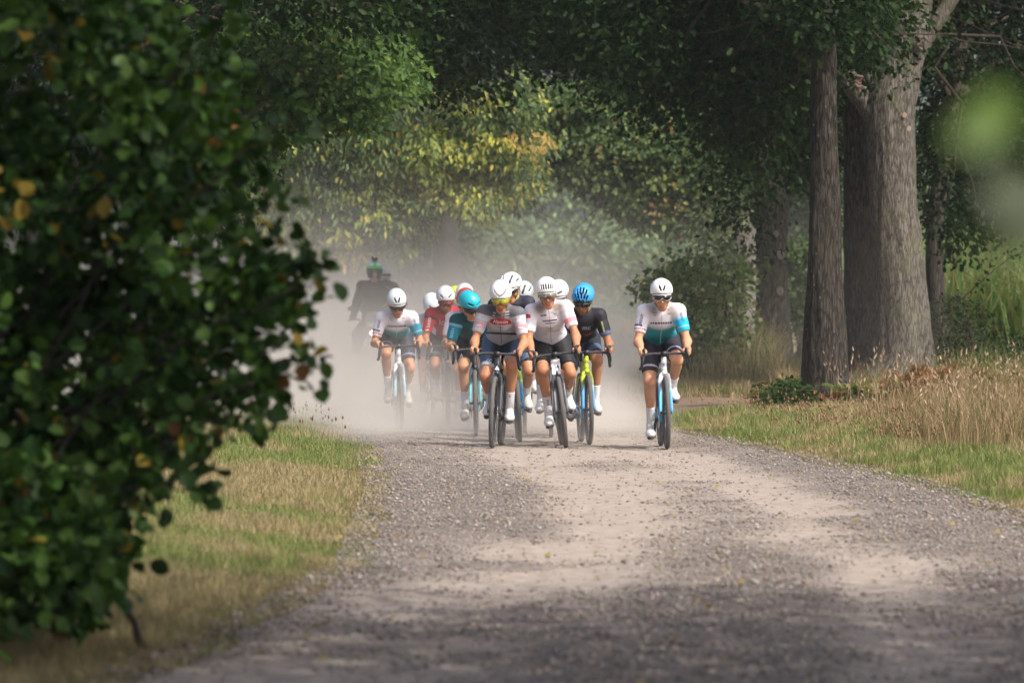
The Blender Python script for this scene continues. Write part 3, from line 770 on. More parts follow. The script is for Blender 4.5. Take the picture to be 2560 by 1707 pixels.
# bare arching bramble stem over the bush
bm = MB()
bb = P(2375, 770, 68.5)
pts = np.array([P(2375, 800, 68.5), P(2390, 760, 68.5), (P(2440, 715, 68.5)), P(2490, 670, 68.5), P(2530, 640, 68.5), P(2570, 625, 68.5)])
root = empty('bramble_bush', (bb[0], bb[1], 0), label='thin dark arching bramble stem rising above the prickly bush toward the reeds', cat='bramble')
bm.tube(np.concatenate([[[bb[0], bb[1], 0]], pts]) - [bb[0], bb[1], 0], [.012, .011, .01, .009, .008, .006, .004], 6)
bm.build('stem', M_FINEBARK, root)
v, f, c = foliage(pts[1:], 16, .10, .9, .055, DARK, 'round'); add('foliage', v - [bb[0], bb[1], 0], f, M_LEAF, root, col=c)

# --- bracken ferns
def fern(base, h, col, seed):
    r = np.random.default_rng(seed); Vs, Fs, Cs = [], [], []; n = 0
    nf = r.integers(6, 9)
    for i in range(nf):
        a = 2 * np.pi * i / nf + r.uniform(-.4, .4); L = h * r.uniform(.8, 1.25)
        t = np.linspace(0, 1, 26)
        d = np.array([np.cos(a), np.sin(a), 0.])
        spine = d * (t ** 1.3 * L * .75)[:, None] + np.array([0, 0, 1.]) * (L * (t * 1.25 - t ** 2.2 * .75))[:, None]
        side = np.cross(d, [0, 0, 1.])
        for k in range(4, 26):
            w = (L * .30 * (1 - ((k - 4) / 22.)) ** .8 + .008) * r.uniform(.6, 1.1)
            for s in (-1, 1):
                p0 = spine[k]; tip = p0 + side * s * w + d * w * .35 - np.array([0, 0, w * .2])
                q = unit(spine[k] - spine[k - 1]) * L * .013
                mid = (p0 + tip) / 2
                Vs += [p0 - q, p0 + q, mid + q * 1.1, tip, mid - q * 1.1]; Fs += [[n, n + 1, n + 2], [n, n + 2, n + 4], [n + 4, n + 2, n + 3]]; n += 5
                Cs += [np.array(col) * r.uniform(.65, 1.3)] * 5
    return np.array(Vs), np.array(Fs), np.array(Cs)
GRN, BRN, OLV = (.09, .13, .03), (.20, .095, .04), (.14, .13, .04)
fl = [(2120, 1040, 61.5, .55, GRN, 'bright green bracken fern at the foot of the massive oak'), (2200, 1050, 60.8, .6, OLV, 'olive bracken fern just right of the bright green one'), (2300, 900, 66, .95, BRN, 'tallest rust brown bracken fern against the massive oak trunk'),
      (2370, 920, 65, .8, BRN, 'rust brown bracken fern below the prickly bush'), (2070, 1020, 60.5, .42, BRN, 'low rust brown bracken at the foot of the narrow dark oak'), (2240, 960, 64, .7, BRN, 'rust brown bracken left of the tallest brown fern'),
      (2440, 960, 64, .7, OLV, 'olive bracken fern among dry grass at right'), (2520, 930, 66, .8, OLV, 'olive bracken fern near the right edge of the view'), (1960, 990, 61.5, .3, BRN, 'small brown bracken behind the green oak sapling'), (2160, 1000, 62.5, .55, BRN, 'brown dry bracken between the two oak feet')]
for i, (px, py, Y, h, colr, lab) in enumerate(fl):
    Y = 60.2 + (Y - 60.5) * .35
    b = P(px, HZ, Y); z = float(gz(b[0], b[1]))
    v, f, c = fern(b, h * .85, colr, i)
    root = empty('bracken_fern', (b[0], b[1], z), label=lab, cat='fern', group='bracken ferns at the feet of the oaks')
    add('frond', v, f, M_GRASS, root, col=c)

# --- grasses
def blades(x, y, z0, h, w, lean, col, heads=None):
    n = len(x)
    a = rng.uniform(0, 2 * np.pi, n); d = np.stack([np.cos(a), np.sin(a), np.zeros(n)], -1)
    # blade faces turn at random, lean in a random way
    la = rng.uniform(0, 2 * np.pi, n); ld = np.stack([np.cos(la), np.sin(la), np.zeros(n)], -1) * (lean * h)[:, None]
    b = np.stack([x, y, z0], -1); up = np.array([0, 0, 1.])
    m = b + ld * .35 + up * (h * .6)[:, None]; t = b + ld * 1.0 + up * (h * np.sqrt(np.maximum(.1, 1 - (lean * .8) ** 2)))[:, None]
    s = d * (w / 2)[:, None]
    V = np.stack([b - s, b + s, m + s * .8, m - s * .8, t], 1).reshape(-1, 3)
    k = np.arange(n)[:, None] * 5
    return V, np.concatenate([k + [[0, 1, 2]], k + [[0, 2, 3]], k + [[3, 2, 4]]]), col.repeat(5, 0)

def grass_area(n, y0, y1, side, width, hfun, cols, wide=.0035, logy=True, maxx=None, lean=(.1, .75), gap=None):
    y = y0 * (y1 / y0) ** rng.random(n) if logy else rng.uniform(y0, y1, n)
    u = rng.random(n)
    view = .103 * y + 2.6
    if side < 0:
        e = edgeL(y) + .16; x = -view + (e + view) * u; k = (e > -view); d = e - x
    else:
        e = edgeR(y); x = e + (view - e) * u; k = (e < view); d = x - e
    p = np.stack([x, y], -1)
    # ragged edge with tufts creeping on the gravel
    j = (fbm(p * [2.5, 1.2], 3, 40 + side) - .40) * 1.1
    x = x - side * np.maximum(0, j) * np.exp(-d / .35)
    k &= rng.random(n) < .25 + .75 * sstep(0, .7, d + j * .8)
    if gap is not None: k &= ~gap(x, y)
    x, y, d = x[k], y[k], d[k]
    p = np.stack([x, y], -1)
    h = hfun(x, y, d) * rng.uniform(.45, 1.2, len(x))
    c = cols(x, y, d, p)
    wv = wide * (y / 30).clip(.6, 3) * rng.uniform(.7, 1.3, len(x))
    z0 = gz(x, y) - .01
    k = h > .012
    return blades(x[k], y[k], z0[k], h[k], wv[k], rng.uniform(*lean, k.sum()), c[k])

def mixcol(w, a, b): return np.asarray(a)[None] * (1 - w)[:, None] + np.asarray(b)[None] * w[:, None]
def gcol(dry_bias):
    def fn(x, y, d, p):
        q = fbm(p * [1.8, .8], 4, 77)
        w = sstep(.38, .62, q + dry_bias(x, y, d))
        w = np.clip(w + rng.normal(0, .36, len(x)), 0, 1)
        g = mixcol(rng.random(len(x)), (.12, .19, .045), (.26, .32, .085))
        s = mixcol(rng.random(len(x)), (.32, .24, .13), (.50, .40, .23))
        return (g * (1 - w)[:, None] + s * w[:, None]) * rng.uniform(.75, 1.2, (len(x), 1))
    return fn
gapp = lambda x, y: (x > 1.2) & (x < 5.4) & (y > 59.5 + (x - 1.2) * .5) & (y < 67.6 + (x - 1.2) * .5)
# left verge
hl = lambda x, y, d: (.03 + .06 * sstep(.0, .8, d)) * (.5 + 1.2 * fbm(np.stack([x, y], -1) * [1.6, .7], 2, 55)) * (1 + .3 * sstep(50, 60, y))
dl_ = lambda x, y, d: -.04 + .30 * np.exp(-((y - 38) / 4.5) ** 2) + .10 * sstep(.8, 0, d) + .14 * sstep(30, 20, y) + .22 * ((x < -2.6) & (y > 44) & (y < 56)) - .13 * ((y > 42) & (y < 50)) - .12 * (y > 55)
v, f, c = grass_area(330000, 17.5, 72, -1, 0, hl, gcol(dl_), .0045, lean=(.1, .9))
add('verge_grass', v, f, M_GRASS, col=c, label='short green and straw coloured grass on the verge left of the gravel road', cat='grass', kind='stuff')
# right verge
hr = lambda x, y, d: (.03 + .10 * sstep(.0, .9, d)) * (.5 + 1.1 * fbm(np.stack([x, y], -1) * [1.6, .7], 2, 56))
dr_ = lambda x, y, d: .09 + .22 * sstep(.35, 0, d) - .10 + .25 * sstep(1.2, 2.2, d)
v, f, c = grass_area(250000, 17, 66, 1, 0, hr, gcol(dr_), .0045, gap=gapp, lean=(.1, .8))
add('verge_grass', v, f, M_GRASS, col=c, label='short green grass on the verge right of the gravel road', cat='grass', kind='stuff')
# tall straw grass on the right
def band(n, x0f, x1f, y0, y1): 
    y = rng.uniform(y0, y1, n); u = rng.random(n); return x0f(y) + (x1f(y) - x0f(y)) * u, y
x, y = band(38000, lambda y: np.maximum(edgeR(y) + 1.15, (2170 - 1280) * y / F - (66 - y) * .04), lambda y: .103 * y + 1.6, 44, 70)
k = ~gapp(x, y) & (rng.random(len(x)) < .35 + .9 * fbm(np.stack([x, y], -1) * .9, 2, 8)) & (x > 3.2 + .0 * y)
x, y = x[k], y[k]
pxg = 1280 + x * F / y
h = rng.uniform(.10, .56, len(x)) * sstep(1980, 2420, pxg) * (.5 + .7 * fbm(np.stack([x, y], -1) * .8, 2, 4)) * sstep(3.0, 4.6, x - (y - 60) * .05 + .4)
c = mixcol(rng.random(len(x)), (.22, .14, .075), (.46, .34, .19)); g = rng.random(len(x)) < .12; c[g] = (.10, .065, .035); g = rng.random(len(x)) < .22; c[g] = mixcol(rng.random(g.sum()), (.10, .13, .035), (.17, .19, .06))
k = h > .08
v, f, c = blades(x[k], y[k], gz(x, y)[k], h[k], rng.uniform(.004, .008, k.sum()), rng.uniform(.05, .8, k.sum()), c[k])
add('tall_dry_grass', v, f, M_GRASS, col=c, label='tall straw coloured grass in front of the oaks at right', cat='grass', kind='stuff')
# seed heads dotted along both verges
def seedheads(n, xf, y0, y1, hh, colr, size):
    y = rng.uniform(y0, y1, n); x = xf(y, n); h = rng.uniform(*hh, n); z = gz(x, y)
    V, Fc, C = blades(x, y, z, h, np.full(n, .003), rng.uniform(0, .2, n), np.tile(np.array([.22, .17, .08]), (n, 1)))
    top = V.reshape(n, 5, 3)[:, 4]
    o = np.array([[1, 0, 0], [0, 1, 0], [-1, 0, 0], [0, -1, 0], [0, 0, 2.2], [0, 0, -2.2]]) * size
    T = np.array([[0, 1, 4], [1, 2, 4], [2, 3, 4], [3, 0, 4], [1, 0, 5], [2, 1, 5], [3, 2, 5], [0, 3, 5]])
    HV = (top[:, None] + o[None] * rng.uniform(.7, 1.3, (n, 1, 1))).reshape(-1, 3)
    HC = (np.array(colr)[None] * rng.uniform(.6, 1.4, (n, 1))).repeat(6, 0)
    HF = (T[None] + np.arange(n)[:, None, None] * 6).reshape(-1, 3)
    return cat_mesh([(V, Fc, C), (HV, HF, HC)])
v, f, c = cat_mesh([seedheads(420, lambda y, n: edgeR(y) + rng.uniform(.8, 2.2, n), 45, 60, (.10, .26), (.34, .19, .11), .009), seedheads(90, lambda y, n: edgeL(y) - rng.uniform(.1, 1.6, n), 50, 60, (.12, .24), (.26, .11, .06), .010)])
add('seed_heads', v, f, M_GRASS, col=c, label='brown plantain and grass seed heads standing above the verges', cat='seed heads', kind='stuff')
n = 1700
y = 44 + 22 * rng.random(n); x = edgeR(y) + 1.3 + rng.random(n) ** .8 * 4.5; k = (x > 3.6) & (x < .103 * y + 1.5) & ~gapp(x, y); x, y = x[k], y[k]; n = len(x)
h = rng.uniform(.30, .80, n) * (.6 + .6 * fbm(np.stack([x, y], -1) * .8, 2, 44)); 
V_, F_, C_ = blades(x, y, gz(x, y), h, np.full(n, .0045), rng.uniform(.05, .6, n), mixcol(rng.random(n), (.34, .23, .13), (.58, .44, .28)))
top = V_.reshape(n, 5, 3)[:, 4]; mid = V_.reshape(n, 5, 3)[:, 2]
o = np.array([[0, 0, 0], [-.25, .3, .3], [.2, .35, -.3], [0, 1, 0]]); dd = unit(top - mid)
sd = unit(np.cross(dd, [0, 1., 0])); L_ = rng.uniform(.03, .07, n)[:, None]
HV = np.stack([top - dd * L_, top - dd * L_ * .5 + sd * L_ * .14, top - dd * L_ * .5 - sd * L_ * .14, top + dd * L_ * .2], 1).reshape(-1, 3)
HF = (np.array([[0, 1, 3], [0, 3, 2]])[None] + np.arange(n)[:, None, None] * 4).reshape(-1, 3)
v, f, c = cat_mesh([(V_, F_, C_), (HV, HF, mixcol(rng.random(n), (.36, .22, .14), (.60, .46, .32)).repeat(4, 0))])
add('grass_stems', v, f, M_GRASS, col=c, label='sparse taller flowering grass stems at right', cat='grass', kind='stuff')
# a few fallen leaves
n = 520; y = 18 * (58 / 18) ** rng.random(n); x = edgeL(y) - 1.2 + (edgeR(y) - edgeL(y) + 2.2) * rng.random(n)
on = (x > edgeL(y) + .2) & (x < edgeR(y) - .1); z = np.where(on, roadz(x, y) + .012, gz(x, y) + .05)
v, f, c = leaf_mesh(np.stack([x, y, z], -1), unit(np.stack([rng.normal(0, .3, n), rng.normal(0, .3, n) - .2, np.ones(n)], -1)), rng.normal(0, 1, (n, 3)), rng.uniform(.02, .045, n), mixcol(rng.random(n), (.20, .13, .06), (.34, .28, .09)), 'round')
add('fallen_leaves', v, f, M_GRASS, col=c, label='dry yellow and brown leaves fallen on the gravel and verges', cat='leaves', kind='stuff')
# rough growth behind, round the trunk feet and on the bank by the thicket
x = rng.uniform(0.2, 13, 90000); y = rng.uniform(66, 96, 90000)
k = (x > np.interp(y, [66, 80, 96], [1.5, 1.2, -.2])) & (x < .105 * y + 1.5); x, y = x[k], y[k]
far = sstep(5.4, 6.6, x - (y - 75) * .02)
h = rng.uniform(.12, .5, len(x)) * (1 + .5 * far) * (.6 + .7 * fbm(np.stack([x, y], -1) * .7, 2, 4)) * np.where(x < 3.6, .5, 1)
w = rng.random(len(x)); gq = sstep(.4, .6, fbm(np.stack([x, y], -1) * .5, 2, 91) + rng.normal(0, .1, len(x)))
c = mixcol(w, (.10, .14, .035), (.17, .19, .06)) * (1 - gq)[:, None] + mixcol(w, (.28, .20, .11), (.42, .32, .19)) * gq[:, None]
v, f, c = blades(x, y, gz(x, y), h, rng.uniform(.009, .016, len(x)), rng.uniform(.05, .8, len(x)), c)
add('rough_grass', v, f, M_GRASS, col=c, label='rough green and tan grass on the bank behind the riders', cat='grass', kind='stuff')
n = 5200
y = rng.uniform(74.8, 79.6, n); x = rng.uniform(2.3, 3.95, n); h = rng.uniform(.35, 1.15, n) * (.5 + .8 * fbm(np.stack([x, y], -1) * 2.2, 2, 61)) * sstep(2.2, 3.0, x)
c = mixcol(rng.random(n), (.30, .23, .13), (.52, .42, .26)); g = rng.random(n) < .35; c[g] = mixcol(rng.random(g.sum()), (.12, .17, .05), (.20, .25, .09))
v, f, c = blades(x, y, gz(x, y), h, rng.uniform(.007, .013, n), rng.uniform(.05, .8, n), c)
add('straw_grass', v, f, M_GRASS, col=c, label='long straw coloured grass tangled through the thicket beside the ringed trunk', cat='grass', kind='stuff')
# reed bed
n = 26000
y = rng.uniform(84, 94, n); x = 6.7 + (y - 84) * .05 + rng.random(n) * 6.5
h = rng.uniform(1.3, 3.3, n) * (.75 + .35 * vnoise(np.stack([x * .7, y * .4], -1), 6))
w = rng.random(n)
c = mixcol(w, (.12, .22, .055), (.28, .38, .14)); k = rng.random(n) < .2; c[k] = mixcol(w[k], (.30, .22, .10), (.42, .33, .18))
v, f, c = blades(x, y, gz(x, y), h, rng.uniform(.02, .045, n), rng.uniform(.1, .95, n), c)
add('reed_bed', v, f, M_GRASS, col=c, label='tall bright green reeds standing behind the oaks at far right', cat='reeds', kind='stuff')
# dry field beyond the lane
n = 60000
y = rng.uniform(100, 205, n); x = rng.uniform(-.09, .11, n) * y + 0
h = rng.uniform(.3, .75, n)
c = mixcol(rng.random(n), (.26, .21, .10), (.42, .35, .19)); k = rng.random(n) < .2; c[k] = np.array([.14, .17, .06])
v, f, c = blades(x, y, gz(x, y), h, rng.uniform(.03, .06, n), rng.uniform(.05, .6, n), c)
add('field_grass', v, f, M_GRASS, col=c, label='tall straw coloured grass covering the field beyond the lane', cat='grass', kind='stuff')

# --- foreground alder bush at the left, out of focus
OUT = [(-500, -500), (480, -500), (530, -40), (560, 100), (600, 190), (690, 215), (735, 290), (700, 370), (640, 420), (690, 520), (720, 570), (690, 640), (740, 650), (800, 655), (800, 720), (700, 790), (670, 860), (740, 930), (640, 960), (560, 980), (530, 1050), (480, 1080), (500, 1130), (420, 1180), (350, 1260), (430, 1320), (370, 1390), (250, 1440), (150, 1460), (-500, 1480)]
ab = np.array([-2.55, 20.8, -.03])
OUT = [(x - 95 - 45 * (y > 950) if x > 200 else x, y) for x, y in OUT]
cl = np.concatenate([clumps_px(OUT, 19.7, 22.2, 430, .05), clumps_px([(-400, 1150), (250, 1180), (330, 1330), (250, 1420), (-400, 1500)], 19.4, 20.6, 120, .05), clumps_px([(-400, 1300), (260, 1330), (290, 1430), (180, 1490), (-400, 1510)], 19.2, 20.0, 90, .02)])
hole = (cl[:, 2] < .75) & (rng.random(len(cl)) < .42); cl = cl[~hole]
root = empty('alder_bush', tuple(ab), label='dark out of focus alder bush with some yellow leaves filling the left foreground', cat='bush')
mb = MB()
tips = [(760, 640, 20.0), (815, 690, 20.0), (745, 850, 19.9), (760, 915, 19.9), (500, 1140, 19.8), (480, 1210, 19.7), (700, 500, 20.0), (790, 640, 20.0), (700, 760, 19.9), (720, 800, 20.2), (640, 960, 19.8), (690, 930, 20.0), (600, 1040, 19.7), (520, 1090, 19.8), (470, 1180, 19.7), (680, 250, 20.3), (700, 330, 20.3), (600, 160, 20.4), (560, 60, 20.5), (660, 1000, 19.9), (740, 720, 19.8), (725, 290, 20.2), (640, 420, 20.4), (700, 590, 20.2), (540, 80, 20.5), (560, 980, 20.)]
lcl = []
for i, (x, y, Y) in enumerate(tips):
    t = P(x, y, Y) - ab
    s = np.array([rng.normal(0, .25), rng.normal(0, .2), .02]); mid = np.array([t[0] * .25, t[1] * .5, t[2] * .55 + .1])
    q = np.linspace(0, 1, 16)[:, None]
    p = (1 - q) ** 2 * s + 2 * q * (1 - q) * mid + q ** 2 * t + rng.normal(0, .012, (16, 3))
    mb.tube(p, np.linspace(.02, .0035, 16), 7)
    for k in range(7, 16):
        for _ in range(3):
            lcl.append(p[k] + ab + rng.normal(0, .02, 3))
for i in range(46):
    t = cl[rng.integers(len(cl))] - ab; limb(mb, np.array([rng.normal(0, .3), rng.normal(0, .3), 0.]), t * .96, .02, .003, .04, 6, 9, seed=i, fork=0)
mb.build('branch', mat_plain('alder_twig', (.06, .045, .035), .8, noise=.4, scale=30), root)
PALA = [((.020, .052, .009), 4), ((.036, .085, .014), 4), ((.070, .135, .022), 2.8), ((.30, .21, .03), .38), ((.18, .08, .02), .12)]
parts = [foliage(cl, 34, .088, .9, .070, PALA, 'round', up=.4, out=.2, rnd=1.0, droop=.5),
         foliage(np.array(lcl), 3.4, .045, 1, .070, PALA, 'round', up=.4, out=.2, rnd=1.0, droop=.5)]
v, f, c = cat_mesh(parts)
add('foliage', v - ab, f, M_LEAFA, root, col=c)
# twig of a sapling close to the camera on the right, far out of focus
sb = np.array([.82, 3.6, 0.])
root = empty('foreground_sapling', tuple(sb), label='blurred bright green leaves of a sapling very close at the right edge', cat='sapling')
mb = MB()
top = np.array([.76, 3.55, 2.3])
mb.tube(np.array([sb, sb + [-.01, 0, 1.0], sb + [-.03, -.02, 1.7], top]) - sb, [.012, .010, .007, .004], 8)
tw = [P(2470, 345, 3.5), P(2580, 560, 3.3)]
for t in tw:
    s = np.array([.79, 3.58, t[2] - .06])
    mb.tube(np.linspace(s, t + [.012, 0, -.004], 5) - sb, [.004, .003, .0025, .002, .0015], 6)
mb.build('stem', M_FINEBARK, root)
lp, ln, la, lsz = [], [], [], []
rng_keep = rng; rng = np.random.default_rng(12)
for t, s in zip(tw, (.038, .05)):
    for k in range(3):
        lp.append(t + rng.normal(0, .0035, 3) + [.012, 0, 0]); ln.append(unit(np.array([.1, -1, .35]) + rng.normal(0, .12, 3))); la.append(unit(np.array([-1, 0, .2]) + rng.normal(0, .4, 3))); lsz.append(s)
for k in range(70):
    z = rng.uniform(.5, 2.3); a = rng.uniform(0, 6.28); lp.append(np.array([.90 + .1 * np.cos(a), 3.6 + .18 * np.sin(a), z])); ln.append(unit(np.array([0, -.3, 1]) + rng.normal(0, .4, 3))); la.append(unit(np.array([.8 + np.cos(a), np.sin(a), -.2]))); lsz.append(.06)
lc_ = np.tile([.13, .22, .04], (len(lp), 1)) * rng.uniform(.8, 1.2, (len(lp), 1)); lc_[3:6] *= .3
v, f, c = leaf_mesh(np.array(lp), np.array(ln), np.array(la), np.array(lsz), lc_, 'round')
add('foliage', v - sb, f, M_LEAFY, root, col=c)
# ring shaped scars where boughs were cut from the trunks
def scar(tree_root, px, py, Y, r, colr=(.34, .30, .26), tilt=0.):
    c = P(px, py, Y) - np.array(tree_root.location)
    mb = MB(); a = np.linspace(0, 2 * np.pi, 10, endpoint=False)
    prof = np.stack([np.sin(a) * r * .32, r + np.cos(a) * r * .34], -1)
    mb.lathe(prof, (0, 0, 0), 'y', 28)
    mb.v[0] = mb.v[0] * [1, 1, 1.15] + (fbm(mb.v[0] * 40, 2, 5) - .5)[:, None] * r * .25
    mb.v[0] = mb.v[0] @ rotz_(tilt).T + c
    mb.lathe([(.0, .0), (-.3 * r, r * .35), (-.15 * r, r * .9), (.3 * r, r)], c, 'y', 20)
    mb.build('branch_scar', mat_plain('scar_wood_%02d' % int(colr[0] * 99), colr, .9, noise=.35, scale=60), tree_root)
def rotz_(a): return np.array([[math.cos(a), -math.sin(a), 0], [math.sin(a), math.cos(a), 0], [0, 0, 1]])
OAKS = {o['label'][:12]: o for o in COL.objects if o.get('category') == 'tree' and o.name.startswith('oak_tree')}
_d = [o for o in COL.objects if o.get('label', '').startswith('grey brown trunk with ring')][0]
for px, py, r in ((1952, 637, .050), (1940, 585, .035), (1950, 728, .045)): scar(_d, px, py, 79.74, r, (.33, .29, .25), .25)
_c = [o for o in COL.objects if o.get('label', '').startswith('massive grey oak')][0]
for px, py, r, cc in ((2148, 205, .06, (.16, .10, .08)), (2306, 110, .07, (.12, .09, .08)), (2261, 289, .024, (.34, .23, .15)), (2272, 322, .024, (.34, .27, .22))): scar(_c, px, py, 68.66, r, cc, .1)
# ================================================================== SOLID MODELLING (distance fields -> smooth surfaces)
def surfnet(Fg, lo, h):
    S = Fg < 0
    c = S[:-1, :-1, :-1].astype(np.int8)
    cnt = np.zeros(c.shape, np.int8)
    for dx in (0, 1):
        for dy in (0, 1):
            for dz in (0, 1):
                cnt += S[dx:S.shape[0] - 1 + dx, dy:S.shape[1] - 1 + dy, dz:S.shape[2] - 1 + dz]
    act = (cnt > 0) & (cnt < 8)
    I = np.argwhere(act); n = len(I)
    idx = -np.ones(act.shape, np.int64); idx[tuple(I.T)] = np.arange(n)
    acc = np.zeros((n, 3)); w = np.zeros(n)
    cor = [(a, b, c_) for a in (0, 1) for b in (0, 1) for c_ in (0, 1)]
    for a in cor:
        for ax in range(3):
            if a[ax]: continue
            b = list(a); b[ax] = 1
            fa = Fg[I[:, 0] + a[0], I[:, 1] + a[1], I[:, 2] + a[2]]; fb = Fg[I[:, 0] + b[0], I[:, 1] + b[1], I[:, 2] + b[2]]
            m = (fa < 0) != (fb < 0)
            t = np.where(m, fa / np.where(m, fa - fb, 1), 0)
            p = np.tile(np.array(a, float), (n, 1)); p[:, ax] += t
            acc[m] += p[m]; w += m
    V = (I + acc / w[:, None]) * h + lo
    Q = []
    for ax in range(3):
        o = [x for x in range(3) if x != ax]
        sl0 = [slice(1, -1)] * 3; sl1 = [slice(1, -1)] * 3
        sl0[ax] = slice(0, -1); sl1[ax] = slice(1, None)
        s0 = S[tuple(sl0)]; s1 = S[tuple(sl1)]
        for inside_first in (True, False):
            E = np.argwhere((s0 & ~s1) if inside_first else (~s0 & s1))
            if not len(E): continue
            E = E + np.array([0 if k == ax else 1 for k in range(3)])
            def cell(d1, d2):
                e = E.copy(); e[:, o[0]] -= d1; e[:, o[1]] -= d2
                return idx[e[:, 0], e[:, 1], e[:, 2]]
            q = np.stack([cell(1, 1), cell(0, 1), cell(0, 0), cell(1, 0)], -1)
            flip = (ax == 1) ^ (not inside_first)
            if flip: q = q[:, ::-1]
            Q.append(q)
    Q = np.concatenate(Q); Q = Q[(Q >= 0).all(1)]
    return V, Q

class Field:
    def __init__(s, lo, hi, h):
        s.lo = np.array(lo, float); s.h = h
        s.n = np.ceil((np.array(hi) - s.lo) / h).astype(int) + 1
        s.F = np.full(s.n, .2, np.float32)
        s.ax = [s.lo[k] + np.arange(s.n[k]) * h for k in range(3)]
    def sub(s, c0, c1):
        i0 = np.clip(np.floor((np.asarray(c0) - s.lo) / s.h).astype(int), 0, s.n); i1 = np.clip(np.ceil((np.asarray(c1) - s.lo) / s.h).astype(int) + 1, 0, s.n)
        return tuple(slice(a, b) for a, b in zip(i0, i1))
    def grid(s, sl):
        return np.meshgrid(s.ax[0][sl[0]], s.ax[1][sl[1]], s.ax[2][sl[2]], indexing='ij')
    def cone(s, a, b, ra, rb, k=.02, sc=(1, 1, 1), R=None, off=0., clip=None, cut=False, exp=1.):
        """rounded cone from a to b; sc scales space (in frame R about a); clip: list of (point, normal) half spaces kept where (p-pt).n<0"""
        a = np.asarray(a, float); b = np.asarray(b, float); sc = np.asarray(sc, float)
        m = max(ra, rb) * max(sc.max(), 1) + off + k + 2.5 * s.h
        sl = s.sub(np.minimum(a, b) - m, np.maximum(a, b) + m)
        if any(x.stop <= x.start for x in sl): return
        X, Y, Z = s.grid(sl)
        P_ = np.stack([X - a[0], Y - a[1], Z - a[2]], -1)
        ab = b - a
        if R is not None:
            P_ = P_ @ R; ab = ab @ R
        P_ = P_ / sc; ab = ab / sc
        L2 = max((ab * ab).sum(), 1e-9)
        t = np.clip((P_ @ ab) / L2, 0, 1)
        te = t if exp == 1 else t ** exp
        d = np.sqrt(((P_ - t[..., None] * ab) ** 2).sum(-1)) - (ra + (rb - ra) * te)
        d = d * min(1, sc.min()) if sc.min() < 1 else d
        d = d - off
        if clip:
            for pt, nn in clip:
                d = np.maximum(d, (X - pt[0]) * nn[0] + (Y - pt[1]) * nn[1] + (Z - pt[2]) * nn[2])
        f = s.F[sl]
        if cut:
            s.F[sl] = np.maximum(f, -d)
        else:
            hh = np.clip(.5 + .5 * (f - d) / k, 0, 1)
            s.F[sl] = f * (1 - hh) + d * hh - k * hh * (1 - hh)
    def plane(s, pt, nn, k=0):
        X, Y, Z = s.grid((slice(None),) * 3)
        d = (X - pt[0]) * nn[0] + (Y - pt[1]) * nn[1] + (Z - pt[2]) * nn[2]
        s.F = np.maximum(s.F, d)
    def mesh(s): return surfnet(s.F, s.lo, s.h)

def rotx(a): c, s = math.cos(a), math.sin(a); return np.array([[1, 0, 0], [0, c, -s], [0, s, c]])
def rotz(a): c, s = math.cos(a), math.sin(a); return np.array([[c, -s, 0], [s, c, 0], [0, 0, 1]])
def roty(a): c, s = math.cos(a), math.sin(a); return np.array([[c, 0, s], [0, 1, 0], [-s, 0, c]])

def ik(a, c, l1, l2, pole):
    a = np.asarray(a, float); c = np.asarray(c, float)
    d = c - a; D = np.linalg.norm(d); D2 = min(D, (l1 + l2) * .999)
    x = (l1 * l1 - l2 * l2 + D2 * D2) / (2 * D2); y = math.sqrt(max(l1 * l1 - x * x, 1e-6))
    u = d / D; p = np.asarray(pole, float); p = p - u * (p @ u); p /= np.linalg.norm(p)
    return a + u * x + p * y

# ------------------------------------------------------------------ bicycle
MT = {}
def M(name, *a, **k):
    if name not in MT: MT[name] = mat_plain(name, *a, **k)
    return MT[name]
M_TYRE = M('dusty_tyre_rubber', (.115, .11, .105), .8, spec=.3, noise=.25, scale=18)
M_RIM = M('carbon_rim', (.05, .05, .055), .35, spec=.5, noise=.2, scale=14)
M_BLACK = M('matt_black', (.022, .022, .025), .45, noise=.25, scale=20)
M_TAPE = M('bar_tape', (.05, .05, .055), .75, noise=.25, scale=60, bump=.3)
M_METAL = M('worn_metal', (.42, .42, .43), .35, metal=.9, noise=.15, scale=40)
M_CHAIN = M('oily_chain', (.12, .11, .10), .4, metal=.7, noise=.3, scale=90)
M_PAINT = mat_plain('frame_paint', (1, 1, 1), .32, spec=.5, noise=.07, scale=18, attr=True, coat=.3)
M_CLOTH = mat_plain('race_fabric', (1, 1, 1), .62, spec=.25, noise=.07, scale=26, attr=True, bump=.35)
M_SKIN = mat_plain('skin', (1, 1, 1), .48, spec=.35, noise=.10, scale=35, attr=True, bump=.12)
M_HELM = mat_plain('helmet_shell', (1, 1, 1), .30, spec=.5, noise=.03, scale=12, attr=True, coat=.25)
M_SHOE = M('white_shoe', (.78, .77, .76), .45, noise=.10, scale=30)
M_SHOE2 = M('dusty_white_shoe', (.62, .58, .52), .6, noise=.2, scale=26)
M_SOLE = M('black_sole', (.03, .03, .03), .6, noise=.2, scale=30)
M_SOCK = M('white_sock', (.74, .72, .74), .8, noise=.08, scale=60, bump=.2)
M_LENSD = M('dark_lens', (.012, .012, .016), .12, spec=.6, noise=.1, scale=10, coat=.4)
M_GLOVE = M('black_glove', (.03, .03, .035), .7, noise=.3, scale=40)

BB = np.array([0, .585, .275]); RW = .3465
HT0 = np.array([0, .158, .715]); HT1 = np.array([0, .205, .865])
BAR = np.array([0, .105, .905])
_cache = {}
def cached(key, fn):
    if key not in _cache: _cache[key] = fn()
    return _cache[key]

